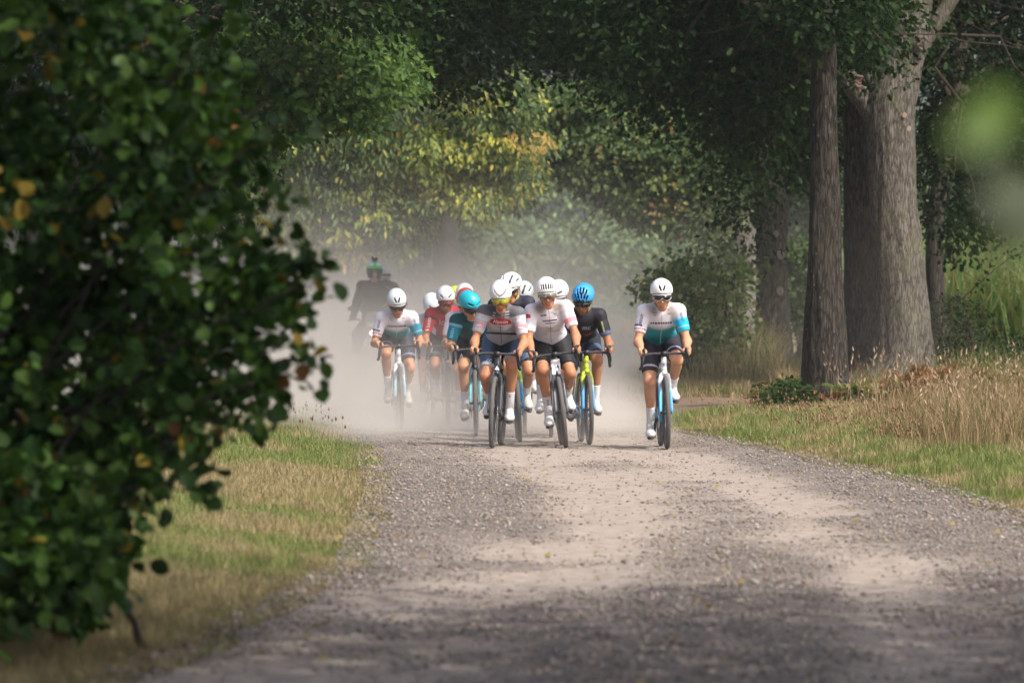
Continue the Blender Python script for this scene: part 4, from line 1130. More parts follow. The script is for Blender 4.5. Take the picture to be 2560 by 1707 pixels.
def tyre_data():
    mb = MB(); a = np.linspace(0, 2 * np.pi, 14, endpoint=False)
    mb.lathe(np.stack([np.cos(a) * .0225, RW - .0225 + np.sin(a) * .0225], -1), (0, 0, 0), 'x', 72)
    return mb.data('tyre')
def rim_data():
    mb = MB()
    mb.lathe([(-.0135, .316), (-.0145, .298), (-.010, .275), (0, .268), (.010, .275), (.0145, .298), (.0135, .316), (0, .312)], (0, 0, 0), 'x', 72)
    return mb.data('rim')
def spoke_data():
    mb = MB()
    mb.tube([(-.055, 0, 0), (-.03, 0, 0), (.03, 0, 0), (.055, 0, 0)], [.011, .017, .017, .011], 12)
    for i in range(24):
        a = 2 * np.pi * i / 24; s = 1 if i % 2 else -1; b = a + .32 * (1 if i % 4 < 2 else -1)
        mb.tube([(s * .024, .015 * np.cos(b), .015 * np.sin(b)), (0, .27 * np.cos(a), .27 * np.sin(a))], .0013, 4)
    return mb.data('spokes')
def disc_data():
    mb = MB(); mb.lathe([(-.0009, .05), (-.0009, .07), (.0009, .07), (.0009, .05)], (.036, 0, 0), 'x', 32)
    for i in range(6):
        a = i * np.pi / 3; mb.tube([(.036, .012 * np.cos(a), .012 * np.sin(a)), (.036, .055 * np.cos(a + .4), .055 * np.sin(a + .4))], .003, 5)
    return mb.data('brake_disc')

def use(name, data, mat, parent, loc=None, rot=None):
    if not len(data.materials): data.materials.append(mat)
    o = bpy.data.objects.new(name, data); COL.objects.link(o); o.parent = parent
    o.material_slots[0].link = 'OBJECT'; o.material_slots[0].material = mat
    if loc is not None: o.location = loc
    if rot is not None: o.rotation_euler = rot
    return o

def grad(V, c0, c1, z0, z1):
    t = sstep(z0, z1, V[:, 2])[:, None]
    return np.asarray(c0) * (1 - t) + np.asarray(c1) * t

def bicycle(root_loc, rot, label, frame_col, fork_lo=None, fork_hi=None, rim=None, theta=0.0, bottle=(.1, .1, .11), plate=None, badge=None, steer=0.0, group='bicycles in the racing pack'):
    fork_hi = fork_hi or frame_col; fork_lo = fork_lo or fork_hi
    B = empty('racing_bicycle', root_loc, rot, label=label, cat='bicycle', group=group)
    for nm, y in (('front_wheel', 0), ('rear_wheel', 1.0)):
        w = use(nm, cached('spk', spoke_data), M_METAL if False else M_BLACK, B, (0, y, RW), (rng.uniform(0, 6), 0, steer if y == 0 else 0))
        w.name = nm
        use('tyre', cached('tyre', tyre_data), M_TYRE, w); use('rim', cached('rim', rim_data), rim or M_RIM, w)
        use('brake_disc', cached('disc', disc_data), M_METAL, w)
    # frame
    mb = MB()
    mb.tube([HT0, HT0 * .6 + HT1 * .4, HT1], [.030, .027, .026], 16)
    st = np.array([0, .735, .775])
    mb.tube([HT1 - [0, -.01, .025], st + [0, 0, -.02]], [.021, .016], 12, squash=(1.1, .9))
    mb.tube([HT0 + [0, .015, .02], (HT0 + BB) / 2, BB], [.032, .030, .030], 14)
    mb.tube([BB, (BB + st) / 2, st + [0, .012, .03]], [.022, .018, .017], 12)
    mb.tube([BB - [.045, 0, 0], BB + [.045, 0, 0]], .028, 16)
    for s in (-1, 1):
        mb.tube([BB + [s * .02, .03, 0], BB + [s * .045, .12, .01], (s * .062, .93, RW), (s * .066, 1.0, RW)], [.013, .013, .010, .012], 8)
        mb.tube([st + [s * .012, .0, -.10], (s * .045, .82, .62), (s * .062, 1.0, RW + .01)], [.010, .009, .008], 8)
    v = np.concatenate(mb.v); d = mb.data('frame')
    def setcol(d, C):
        a = d.color_attributes.new('Col', 'FLOAT_COLOR', 'POINT'); c = np.ones((len(C), 4), np.float32); c[:, :3] = C; a.data.foreach_set('color', c.ravel())
    lo_f = fork_lo if fork_lo is not fork_hi else frame_col
    setcol(d, grad(v, lo_f, frame_col, .42, .62)); d.materials.append(M_PAINT)
    obj('frame', d, B)
    # fork
    mb = MB()
    mb.tube([HT0 + [0, 0, .02], HT0 + [0, -.008, -.012]], [.026, .030], 14)
    for s in (-1, 1):
        mb.tube([HT0 + [0, -.004, -.002], HT0 + [s * .028, -.012, -.018], HT0 + [s * .043, -.028, -.07], (s * .047, .075, .52), (s * .052, .012, RW + .03), (s * .054, 0, RW - .012)], [.020, .021, .017, .0145, .012, .011], 10, squash=(.75, 1.3))
    v = np.concatenate(mb.v); d = mb.data('fork'); setcol(d, grad(v, fork_lo, fork_hi, .52, .62)); d.materials.append(M_PAINT)
    obj('fork', d, B)
    # cockpit
    mb = MB()
    tp = []
    half = [(0, .105, .905), (.09, .105, .907), (.16, .100, .903), (.190, .075, .898), (.200, .035, .893), (.207, -.002, .875), (.214, -.012, .835), (.220, .015, .79), (.225, .065, .768), (.229, .115, .765)]
    hp = np.array(half); full = np.concatenate([hp[::-1] * [-1, 1, 1], hp[1:]])
    t = np.linspace(0, len(full) - 1, 61); full = np.stack([np.interp(t, np.arange(len(full)), full[:, k]) for k in range(3)], -1)
    for _ in range(2): full[1:-1] = (full[:-2] + 2 * full[1:-1] + full[2:]) / 4
    mb.tube(full, np.interp(np.abs(full[:, 0]), [0, .10, .17, .2], [.0155, .0115, .0125, .0145]), 10)
    hb = mb.build('handlebar', M_TAPE, B)
    mb = MB(); mb.tube([HT1, HT1 + [0, .012, .04]], .019, 12); mb.tube([HT1 + [0, .012, .035], BAR + [0, 0, 0]], [.019, .020], 12); mb.box(BAR + [0, -.004, 0], (.05, .042, .044))
    mb.build('stem', M_BLACK, B)
    for s in (-1, 1):
        mb = MB()
        mb.tube([(s * .200, .035, .895), (s * .202, .0, .912), (s * .202, -.035, .926), (s * .200, -.058, .950), (s * .199, -.060, .962)], [.016, .0185, .018, .016, .009], 12, squash=(.85, 1.2))
        h = mb.build('brake_hood', M_TAPE, B)
        mb = MB()
        mb.tube([(s * .203, -.050, .925), (s * .212, -.062, .895), (s * .222, -.055, .85), (s * .228, -.040, .815)], [.010, .011, .009, .006], 8, squash=(.8, 1.4))
        mb.build('brake_lever', M_BLACK, h)
    mb = MB(); mb.tube([st + [0, 0, 0], (0, .80, .975)], [.0145, .0135], 10); mb.build('seat_post', M_BLACK, B)
    mb = MB()
    sx = np.linspace(0, 1, 13); yy = .67 + .26 * sx; wd = np.interp(sx, [0, .1, .4, .7, .9, 1], [.012, .019, .026, .055, .068, .05])
    zz = .992 + .010 * sx ** 2
    V = []
    for y, w_, z in zip(yy, wd, zz):
        for u in np.linspace(-1, 1, 9): V.append((u * w_, y, z - .016 * abs(u) ** 2.4))
        for u in np.linspace(1, -1, 9): V.append((u * w_ * .9, y, z - .016 * abs(u) ** 2.4 - .018))
    Q = [[i * 18 + j, i * 18 + (j + 1) % 18, (i + 1) * 18 + (j + 1) % 18, (i + 1) * 18 + j] for i in range(12) for j in range(18)]
    mb.put(V, Q); mb.tube([(0, .74, .965), (0, .80, .958), (0, .87, .965)], .006, 6); mb.build('saddle', M_BLACK, B)
    # drivetrain: rider's right side is -x
    cr = MB()
    c_, s_ = math.cos(theta), math.sin(theta)
    pr = np.array([0, -.1725 * c_, -.1725 * s_])          # right foot pedal, relative to the axle
    for s, q in ((-1, pr), (1, -pr)):
        cr.tube([(s * .05, 0, 0), (s * .075, *(q[1:] * .3)), (s * .082, *q[1:])], [.016, .012, .010], 8)
    cr.tube([(-.06, 0, 0), (.06, 0, 0)], .012, 10)
    ck = cr.build('crank', M_BLACK, B); ck.location = tuple(BB)
    rg = MB()
    for x, r in ((-.046, .098), (-.041, .072)):
        a = np.arange(96); rr = r + .003 * (a % 2)
        rg.lathe([(-.0012, r - .018), (-.0012, r), (.0012, r), (.0012, r - .018)], (x, 0, 0), 'x', 60)
    for i in range(5):
        a = i * 2 * np.pi / 5 + theta; rg.tube([(-.046, 0, 0), (-.046, .09 * np.cos(a), .09 * np.sin(a))], .007, 6)
    rg.build('chainring', M_METAL, ck)
    for s, q in ((-1, pr), (1, -pr)):
        mb = MB(); mb.box((s * .122, q[1], q[2]), (.055, .06, .012)); mb.tube([(s * .08, q[1], q[2]), (s * .12, q[1], q[2])], .006, 6)
        mb.build('pedal', M_BLACK, ck)
    mb = MB()
    for k in range(8): mb.lathe([(-.0008, .01), (-.0008, .022 + .0035 * k), (.0008, .022 + .0035 * k), (.0008, .01)], (-.048 + .0035 * k, 1.0, RW), 'x', 28)
    mb.build('cassette', M_METAL, B)
    mb = MB(); mb.tube([(-.046, BB[1], BB[2] + .098), (-.042, 1.0, RW + .04)], .0028, 5); mb.tube([(-.046, BB[1], BB[2] - .098), (-.044, .98, .235), (-.044, 1.02, .245), (-.044, 1.01, .29), (-.042, 1.0, RW - .035)], .0028, 5)
    mb.build('chain', M_CHAIN, B)
    mb = MB(); mb.tube([(-.055, 1.0, RW - .03), (-.055, 1.01, .28), (-.052, .985, .235)], [.012, .011, .010], 8); mb.build('derailleur', M_BLACK, B)
    for k, (a, b) in enumerate((((0, .31, .60), (0, .43, .47)),)):
        mb = MB(); a = np.array(a) + [0, .045, .045]; b = np.array(b) + [0, .045, .045]
        mb.tube([a - (b - a) * .12, a, a + (b - a) * .12, b], [.018, .024, .036, .036], 14); mb.build('water_bottle', M('bottle_%02d%02d%02d' % tuple(int(c * 99) for c in bottle), bottle, .5), B)
    if plate:
        pb = MB(); w, h = .076, .15
        ctr = HT0 * .42 + HT1 * .58 + [0, -.036, -.02]
        d = unit(HT1 - HT0); X = np.array([1., 0, 0]); Nn = np.cross(X, d)
        V = [];
        for u in np.linspace(-1, 1, 9):
            for vv in (-1, 1): V.append(ctr + X * u * w / 2 * 1.1 + d * vv * h / 2 - Nn * (-.012 * u * u))
        V = np.array(V); V2 = V + Nn * .002 * (-1 if Nn[1] < 0 else 1)
        Q = [[2 * i, 2 * i + 1, 2 * i + 3, 2 * i + 2] for i in range(8)]
        pb.put(V, Q); pb.put(V2 + [0, .002, 0], [q[::-1] for q in Q])
        po = pb.build('number_plate', M('plate_white', (.8, .8, .82), .5, noise=.04), B)
        text_on(po, plate, (ctr[0] + .004, ctr[2] - .0), .066, (.05, .05, .06), name='race_number', y0=-.3, narrow=.8)
    if badge:
        text_on([o for o in B.children if o.name.startswith('frame')][0], badge[0], (0, badge[3] if len(badge) > 3 else .80), badge[1], badge[2], name='head_badge', y0=-.3)
    return B

# ------------------------------------------------------------------ lettering pressed onto curved surfaces
_txt = {}
def text_mesh(s):
    if s not in _txt:
        cu = bpy.data.curves.new('t', 'FONT'); cu.body = s; cu.align_x = 'CENTER'; cu.align_y = 'CENTER'; cu.size = 1.0; cu.resolution_u = 2; cu.offset = .012
        o = bpy.data.objects.new('t', cu); COL.objects.link(o)
        dg = bpy.context.evaluated_depsgraph_get(); me = bpy.data.meshes.new_from_object(o.evaluated_get(dg))
        bm_ = __import__('bmesh').new(); bm_.from_mesh(me)
        import bmesh
        bmesh.ops.triangulate(bm_, faces=bm_.faces)
        for _ in range(2):
            lg = [e for e in bm_.edges if e.calc_length() > .22]
            if lg: bmesh.ops.subdivide_edges(bm_, edges=lg, cuts=1); bmesh.ops.triangulate(bm_, faces=bm_.faces)
        v = np.array([x.co[:] for x in bm_.verts]); f = np.array([[x.index for x in q.verts] for q in bm_.faces])
        bm_.free(); bpy.data.objects.remove(o); bpy.data.curves.remove(cu); bpy.data.meshes.remove(me)
        _txt[s] = (v, f)
    return _txt[s]
def bars_mesh(n, gapf=.3, seed=0):
    r = np.random.default_rng(seed); V, Fc = [], []; x = 0; k = 0
    for i in range(n):
        w = r.uniform(.35, .8); V += [(x, -.32, 0), (x + w, -.32, 0), (x + w, .32, 0), (x, .32, 0)]; Fc += [[k, k + 1, k + 2], [k, k + 2, k + 3]]; k += 4; x += w + gapf
    V = np.array(V); V[:, 0] -= x / 2
    return V, np.array(Fc)
_bvh = {}
def bvh_of(o):
    if o.name not in _bvh:
        me = o.data; n = len(me.vertices); co = np.empty(n * 3, np.float32); me.vertices.foreach_get('co', co)
        _bvh[o.name] = BVHTree.FromPolygons([tuple(c) for c in co.reshape(-1, 3).tolist()], [tuple(p.vertices) for p in me.polygons])
    return _bvh[o.name]
def text_on(target, s, xz, size, colr, ang=0., name='lettering', y0=-.3, narrow=1., arc=0., lift=.0025):
    v, f = text_mesh(s) if isinstance(s, str) else s
    v = v * size * [narrow, 1, 1]
    if arc: v[:, 1] += arc * (v[:, 0] ** 2)
    c, sn = math.cos(ang), math.sin(ang)
    X = xz[0] + v[:, 0] * c - v[:, 1] * sn; Z = xz[1] + v[:, 0] * sn + v[:, 1] * c
    bv = bvh_of(target); out = np.zeros((len(v), 3)); last = None; bad = np.zeros(len(v), bool)
    for i in range(len(v)):
        h = bv.ray_cast(Vector((X[i], y0, Z[i])), Vector((0, 1, 0)))
        if h[0] is None or abs(h[1].y) < .12: bad[i] = True
        if h[0] is None: out[i] = (X[i], 0, Z[i]); continue
        nn = h[1] if h[1].y < 0 else -h[1]
        out[i] = np.array(h[0]) + np.array(nn) * lift
    f = f[~bad[f].any(1)]
    if not len(f): return None
    e = np.abs(out[f][:, :, 1].max(1) - out[f][:, :, 1].min(1)); f = f[e < .05]
    if not len(f): return None
    key = 'print_%d_%d_%d' % tuple(int(q * 255) for q in colr)
    # thin but solid: a front and a back skin
    b = out + [0, .0015, 0]; n = len(out)
    return add(name, np.concatenate([out, b]), np.concatenate([f, f[:, ::-1] + n]), M(key, colr, .55, noise=.05), target)

# ------------------------------------------------------------------ rider
def person_rider(loc, rot, label, kit, hres=.010, theta=0.0, drop=0.0, hx=0.0, head_pitch=.28, head_yaw=0., head_roll=0., skin=(.56, .33, .22), hair=(.05, .03, .02), beard=0.,
                 helmet='aero', hcol=(.85, .85, .86), lens='dark', lens_frame=(.8, .8, .8), glove=None, shoe=None, elbow=.235, shx=0., group='riders of the racing pack', raise_=0., hands='hoods', sock_h=.17):
    """root is on the ground under the front wheel contact"""
    R_ = empty('person', loc, rot, label=label, cat='person', group=group)
    dz = raise_ - drop
    hip = {s: np.array([s * .092, .775, 1.015 + raise_ * .3]) for s in (-1, 1)}
    pel = np.array([0, .775, 1.045 + raise_ * .3])
    chest = np.array([hx * .5 + shx, .47 - drop * .3, 1.245 + dz * .8])
    neck = np.array([hx * .7 + shx, .395 - drop * .4, 1.37 + dz])
    sh = {s: np.array([s * .168 + hx * .5 + shx, .385 - drop * .4, 1.300 + dz + s * head_roll * .05]) for s in (-1, 1)}
    hc = np.array([hx + shx, .265 - drop * .45, 1.462 + dz])
    wr = {s: np.array([s * .218, .065, .945]) for s in (-1, 1)}
    el = {s: ik(sh[s], wr[s], .290, .265, (s * (elbow / .235) * .20, .34, -.55)) for s in (-1, 1)}
    ped = {}
    pr = np.array([0, -.1725 * math.cos(theta), -.1725 * math.sin(theta)])
    for s, q in ((-1, pr), (1, -pr)): ped[s] = BB + [s * .122, 0, 0] + q
    ank, kn = {}, {}
    for s in (-1, 1):
        ph = (ped[s][2] - BB[2]) / .1725
        toe = .15 - .12 * ph * 0 + (.12 if ped[s][1] > BB[1] + .08 else 0)
        ank[s] = ped[s] + np.array([-s * .012, .115, .085 + toe * .25])
        kn[s] = ik(hip[s], ank[s], .435, .425, (s * .10, -1, .35))
    HR = rotz(head_yaw) @ roty(head_roll) @ rotx(head_pitch)
    hl = lambda x, y, z: hc + HR @ np.array([x, y, z * 1.14 if z < 0 else z]) * 1.06
    Rh = HR
    lo = np.array([-.42, -.12, .05]); hi = np.array([.42, 1.05, 1.75 + dz])
    def head_prims(Fd, h):
        K = 1.04
        Fd.cone(hl(0, .015, .012), hl(0, .015, .013), .088, .088, .01, (.86, 1.08, 1.04), Rh)
        Fd.cone(hl(0, -.03, -.045), hl(0, -.035, -.07), .062, .050, .03, (.98, 1, 1), Rh)
        Fd.cone(hl(0, -.050, -.104), hl(0, -.056, -.106), .032, .029, .03, (1.3, 1, 1), Rh)      # chin
        Fd.cone(hl(0, -.088, -.018), hl(0, -.110, -.052), .009, .0135, .014)                       # nose
        for s in (-1, 1):
            Fd.cone(hl(s * .048, -.058, -.045), hl(s * .050, -.050, -.05), .022, .020, .02)        # cheek
            Fd.cone(hl(s * .012, -.100, -.055), hl(s * .013, -.098, -.056), .008, .008, .006)
            Fd.cone(hl(s * .036, -.098, -.012), hl(s * .030, -.100, -.014), .014, .014, .01, cut=True)
            Fd.cone(hl(s * .034, -.078, -.012), hl(s * .033, -.079, -.012), .015, .015, .006)      # eyeball
            Fd.cone(hl(s * .080, .012, .000), hl(s * .082, .016, -.035), .014, .009, .008, (.5, 1, 1), Rh)   # ear
            Fd.cone(hl(s * .012, -.085, .012), hl(s * .045, -.076, .014), .010, .009, .012)        # brow
        Fd.cone(hl(-.018, -.088, -.082), hl(.018, -.088, -.082), .0068, .0068, .008)               # lips
        Fd.cone(hl(-.014, -.086, -.091), hl(.014, -.086, -.091), .0072, .0072, .008)
        Fd.cone(hl(-.016, -.099, -.0865), hl(.016, -.099, -.0865), .0025, .0025, .003, cut=True)
    def torso_prims(Fd, off=0, clip=None, k=.05):
        Fd.cone(pel + [0, .01, -.01], pel + [0, -.05, .03], .108, .108, k, (1.38, 1, 1), None, off, clip)
        Fd.cone(pel + [0, -.04, .02], chest, .100, .116, k, (1.28, 1, 1), None, off, clip)
        Fd.cone(chest, (sh[-1] + sh[1]) / 2 + [0, .03, -.02], .116, .080, k, (1.28, 1, 1), None, off, clip)
        Fd.cone(sh[-1], sh[1], .054, .054, .04, (1, 1, 1), None, off, clip)
        for s_ in (-1, 1): Fd.cone(neck + [s_ * .03, .03, -.025], sh[s_] + [-s_ * .02, .01, .012], .050, .046, .04, (1, 1, 1), None, off, clip)
        Fd.cone(neck + [0, .04, -.03], neck, .07, .062, .04, (1, 1, 1), None, off, clip)
    def arm_prims(Fd, s, off=0, clip=None, up=True, low=True):
        if up:
            Fd.cone(sh[s], el[s], .057, .0385, .045, (1, 1, 1), None, off, clip)
            Fd.cone(sh[s] * .62 + el[s] * .38, sh[s] * .42 + el[s] * .58, .050, .047, .03, (1, 1, 1), None, off, clip)
        if low:
            Fd.cone(el[s], wr[s], .0365, .0255, .02)
            Fd.cone(el[s] * .78 + wr[s] * .22 + [s * .006, 0, 0], el[s] * .55 + wr[s] * .45, .0405, .032, .02)
    def thigh_prims(Fd, s, off=0, clip=None):
        Fd.cone(hip[s] + [0, .0, .0], kn[s], .104, .057, .05, (1, 1, 1), None, off, clip, exp=.9)
        Fd.cone(hip[s] * .55 + kn[s] * .45 + [0, 0, .01], hip[s] * .3 + kn[s] * .7 + [0, 0, .008], .075, .062, .03, (1, 1, 1), None, off, clip)
    def calf_prims(Fd, s, off=0, clip=None):
        Fd.cone(kn[s], kn[s] + [0, -.008, -.005], .056, .052, .02, (1, 1, 1), None, off, clip)
        Fd.cone(kn[s], ank[s], .052, .034, .02, (1, 1, 1), None, off, clip, exp=.8)
        d = unit(ank[s] - kn[s]); back = np.array([0, 1., .2])
        Fd.cone(kn[s] + d * .09 + back * .022 + [s * .004, 0, 0], kn[s] + d * .20 + back * .018, .049, .036, .03, (1, 1, 1), None, off, clip)
    # ---- body: one continuous surface
    Fd = Field(lo, hi, hres)
    torso_prims(Fd, -.012)
    for s in (-1, 1):
        arm_prims(Fd, s, -.003); arm_prims(Fd, s, 0, None, up=False)
        thigh_prims(Fd, s, -.004, None); calf_prims(Fd, s)
        Fd.cone(ank[s] + [0, .02, -.05], ped[s] + [0, -.03, .026], .026, .016, .02)
        Fd.cone(wr[s], wr[s] + [s * .012, -.055, -.006], .0255, .030, .02, (.8, 1, .8))
    Fd.cone(neck + [0, .03, -.02], hl(0, .03, -.05), .056, .052, .03)
    Fd.cone(hl(0, .015, .0), hl(0, -.04, -.06), .085, .06, .03, (.86, 1, 1), Rh)
    v1, q1 = Fd.mesh()
    hd = np.linalg.norm((v1 - hc), axis=1)
    # finer head and hands joined into the same surface object
    hh = max(hres * .42, .0036)
    Fh = Field(hc - .19, hc + .19, hh); head_prims(Fh, hh); Fh.cone(neck, hl(0, .025, -.06), .054, .052, .03)
    v2, q2 = Fh.mesh()
    inv = lambda p: (lambda q: q * np.where(q[:, 2:3] < 0, [1, 1, 1 / 1.14], [1, 1, 1.]))(((p - hc) @ HR) / 1.06)
    parts = [(v1, q1, 0), (v2, q2, 1)]
    gl_parts = []
    for s in (-1, 1):
        w = wr[s]
        Fg = Field(w - [.07, .16, .11], w + [.07, .05, .06], hh if hres < .012 else .006)
        kx = w + np.array([s * .012, -.072, -.004])           # knuckle centre, palm lies over the outer side of the hood
        def palm(Fg, off=0., clip=None):
            Fg.cone(w, kx + [0, .005, 0], .024, .029, .015, (.85, 1, .85), None, off, clip)
            Fg.cone(w + [-s * .01, -.02, 0], kx + [-s * .016, .01, .002], .018, .016, .015, (1, 1, 1), None, off, clip)
            for i in range(4):
                b = kx + np.array([s * .008, -.004 - .001 * i, .014 - i * .0155])
                Fg.cone(w + [s * .004, -.02, .008 - i * .006], b, .013, .0115, .010, (1, 1, 1), None, off, clip)
        palm(Fg)
        Fp = None
        for i in range(4):
            b = kx + np.array([s * .008, -.004 - .001 * i, .014 - i * .0155])
            ln = (.034, .038, .036, .029)[i]
            m1 = b + np.array([s * .004 - s * .001 * i, -ln * .82, -.006])
            m2 = m1 + np.array([-s * .016, -ln * .42, -.012])
            m3 = m2 + np.array([-s * .016, .006, -.006])
            r0 = (.0092, .0095, .0092, .0082)[i]
            Fg.cone(b, m1, r0 + .0008, r0, .004); Fg.cone(m1, m2, r0, r0 - .0006, .003); Fg.cone(m2, m3, r0 - .0006, r0 - .0016, .003)
        # thumb leaves the inner side near the wrist and closes round the hood
        t0 = w + np.array([-s * .016, -.018, .000]); t1 = t0 + np.array([-s * .020, -.030, -.004]); t2 = t1 + np.array([-s * .006, -.028, -.012]); t3 = t2 + np.array([s * .006, -.018, -.012])
        Fg.cone(t0, t1, .0135, .0115, .01); Fg.cone(t1, t2, .0115, .0102, .004); Fg.cone(t2, t3, .0102, .0085, .004)
        vg, qg = Fg.mesh(); parts.append((vg, qg, 2))
        if glove is not None:
            Fk = Field(w - [.07, .16, .11], w + [.07, .05, .06], hh if hres < .012 else .006)
            palm(Fk, .0028)
            for i in range(4):
                b = kx + np.array([s * .008, -.004 - .001 * i, .014 - i * .0155]); Fk.cone(b, b + [s * .002, -.014, -.003], .0118, .0115, .004)
            Fk.cone(t0, t1, .0155, .0135, .01)
            gl_parts.append(Fk.mesh())
    V, Qs, n, cols = [], [], 0, []
    sk = np.array(skin)
    for v, q, kind in parts:
        c = np.tile(sk, (len(v), 1)) * (1 + .10 * (fbm(v * 14, 2, 3) - .5))[:, None]
        if kind == 0:
            for s in (-1, 1):      # redder knees and elbows, tanned fronts
                for p, r in ((kn[s] + [0, -.05, 0], .05), (el[s], .05)):
                    w_ = np.exp(-(np.linalg.norm(v - p, axis=1) / r) ** 2)[:, None] * .35
                    c = c * (1 - w_) + sk * [.95, .62, .55] * w_
        if kind == 1:
            L = inv(v)
            lip = (np.abs(L[:, 0]) < .026) & (L[:, 2] < -.074) & (L[:, 2] > -.098) & (L[:, 1] < -.085)
            c[lip] = sk * [.85, .55, .52]
            eye = (np.abs(np.abs(L[:, 0]) - .034) < .013) & (np.abs(L[:, 2] + .012) < .006) & (L[:, 1] < -.080)
            c[eye] = (.6, .58, .55)
            iris = (np.abs(np.abs(L[:, 0]) - .034) < .005) & (np.abs(L[:, 2] + .012) < .006) & (L[:, 1] < -.080)
            c[iris] = (.06, .04, .03)
            brow = (np.abs(np.abs(L[:, 0]) - .03) < .02) & (np.abs(L[:, 2] - .014) < .0055) & (L[:, 1] < -.07)
            c[brow] = hair
            cheek = np.exp(-((np.abs(L[:, 0]) - .05) ** 2 + (L[:, 2] + .045) ** 2) / .02 ** 2)[:, None] * .25 * (L[:, 1] < -.04)[:, None]
            c = c * (1 - cheek) + sk * [1.0, .62, .55] * cheek
            if beard:
                bz = sstep(-.055, -.075, L[:, 2]) * sstep(.03, -.02, L[:, 1]) * (1 - np.exp(-(L[:, 0] / .022) ** 2 - ((L[:, 2] + .088) / .012) ** 2))
                bz = np.maximum(bz, np.exp(-(L[:, 0] / .03) ** 2 - ((L[:, 2] + .070) / .006) ** 2) * (L[:, 1] < -.08)) * beard
                c = c * (1 - bz[:, None]) + np.array(hair) * 1.4 * bz[:, None]
            hr_ = ((L[:, 2] > .04) | ((L[:, 1] > .02) & (L[:, 2] > -.05) & (np.abs(L[:, 0]) < .074))) & ~((np.abs(L[:, 0]) > .072) & (np.abs(L[:, 1] - .014) < .02))
            c[hr_] = hair
        V.append(v); Qs.append(q + n); n += len(v); cols.append(c)
    V = np.concatenate(V); Qs = np.concatenate(Qs); C = np.concatenate(cols)
    body = add('body', V, Qs, M_SKIN, R_, col=C.clip(0, 1), smooth=True)
    for vg, qg in gl_parts:
        add('glove', vg, qg, M('glove_%d_%d_%d' % tuple(int(c * 99) for c in glove), glove, .7, noise=.3, scale=40), R_, smooth=True)
    # ---- jersey
    gh = hres * .85
    Fj = Field(np.array([-.36, .15 - drop * .4, .93]), np.array([.36, .95, 1.56 + dz]), gh)
    ax = unit(chest - pel); wp = pel + ax * .045
    nk = unit(hc - neck)
    torso_prims(Fj, .006, [(wp, -ax)])
    Fj.F = np.maximum(Fj.F, -1)  # keep field bounded
    slv = {}
    for s in (-1, 1):
        d = unit(el[s] - sh[s]); pt = sh[s] + d * .205; slv[s] = (pt, d)
        arm_prims(Fj, s, .006, [(pt, d)], low=False)
    X, Y_, Z_ = Fj.grid((slice(None),) * 3)
    ncut = np.sqrt((X - (neck[0])) ** 2 + (Y_ - (neck[1] - .03)) ** 2 + ((Z_ - (neck[2] + .045)) * .9) ** 2) - .072
    Fj.F = np.maximum(Fj.F, -ncut)
    vj, qj = Fj.mesh()
    # folds across the belly and at the arm pits
    tt = (vj - pel) @ ax / np.linalg.norm(chest - pel)
    ar = np.zeros(len(vj)); at = np.zeros(len(vj))
    for s in (-1, 1):
        d = unit(el[s] - sh[s]); rel = vj - sh[s]; t_ = rel @ d; rad = np.linalg.norm(rel - t_[:, None] * d, axis=1)
        m = (rad < .085) & (t_ > .035) & (vj[:, 0] * s > abs(sh[s][0]) * .55)
        ar[m] = s; at[m] = t_[m] / .205
    fold = (fbm(vj * [9, 9, 34], 3, 8) - .5) * .006 * (ar == 0) + (fbm(vj * [16, 16, 30], 2, 9) - .5) * .003
    vj = vj + unit(vj - (pel + np.clip(tt, 0, 1)[:, None] * (chest - pel))) * fold[:, None]
    reg = dict(v=vj, t=np.clip(tt, -.3, 1.6), arm=ar, at=at, x=vj[:, 0] - hx * .5 - shx, cz=vj[:, 2] - chest[2], z=vj[:, 2] - dz, neck=neck)
    cj = kit['jersey'](reg)
    jersey = add('jersey', vj, qj, M_CLOTH, R_, col=cj.clip(0, 1), smooth=True)
    # zip
    # ---- shorts
    Fs = Field(np.array([-.30, .22, .62]), np.array([.30, .98, 1.20 + raise_]), gh)
    Fs.cone(pel + [0, .01, -.015], pel + [0, -.05, .02], .108, .104, .05, (1.38, 1, 1), None, .003, [(wp + ax * .03, ax)])
    for s in (-1, 1):
        d = unit(kn[s] - hip[s]); pt = hip[s] + d * .335
        thigh_prims(Fs, s, .0055, [(pt, d)])
    vs, qs = Fs.mesh()
    leg = np.zeros(len(vs)); lt = np.zeros(len(vs))
    for s in (-1, 1):
        d = unit(kn[s] - hip[s]); t_ = (vs - hip[s]) @ d; m = (vs[:, 0] * s > 0); leg[m] = s; lt[m] = t_[m] / .335
    shorts = add('shorts', vs, qs, M_CLOTH, R_, col=kit['shorts'](dict(v=vs, leg=leg, lt=lt)).clip(0, 1), smooth=True)
    # ---- socks and shoes
    for s in (-1, 1):
        d = unit(ank[s] - kn[s]); pt = ank[s] - d * sock_h
        Fk = Field(np.minimum(ank[s], pt) - .07, np.maximum(ank[s], pt) + .07, min(gh, .008))
        calf_prims(Fk, s, .0035, [(pt, -d)]); Fk.cone(ank[s], ank[s] + [0, .012, -.05], .036, .036, .02)
        Fk.F = Fk.F
        vk, qk = Fk.mesh()
        so = add('sock', vk, qk, M('sock_%d_%d_%d' % tuple(int(c * 99) for c in kit.get('sock', (.74, .72, .74))), kit.get('sock', (.74, .72, .74)), .8, noise=.08, scale=60, bump=.2), R_, smooth=True)
        if 'sock_mark' in kit:
            mid = ank[s] - d * sock_h * .5
            kit['sock_mark'](so, mid, s)
        p0 = ank[s] + [0, .035, -.055]; p1 = ped[s] + [0, -.035, .030]
        Fe = Field(np.minimum(p0, p1) - .09, np.maximum(p0, p1) + .09, min(hres * .6, .006))
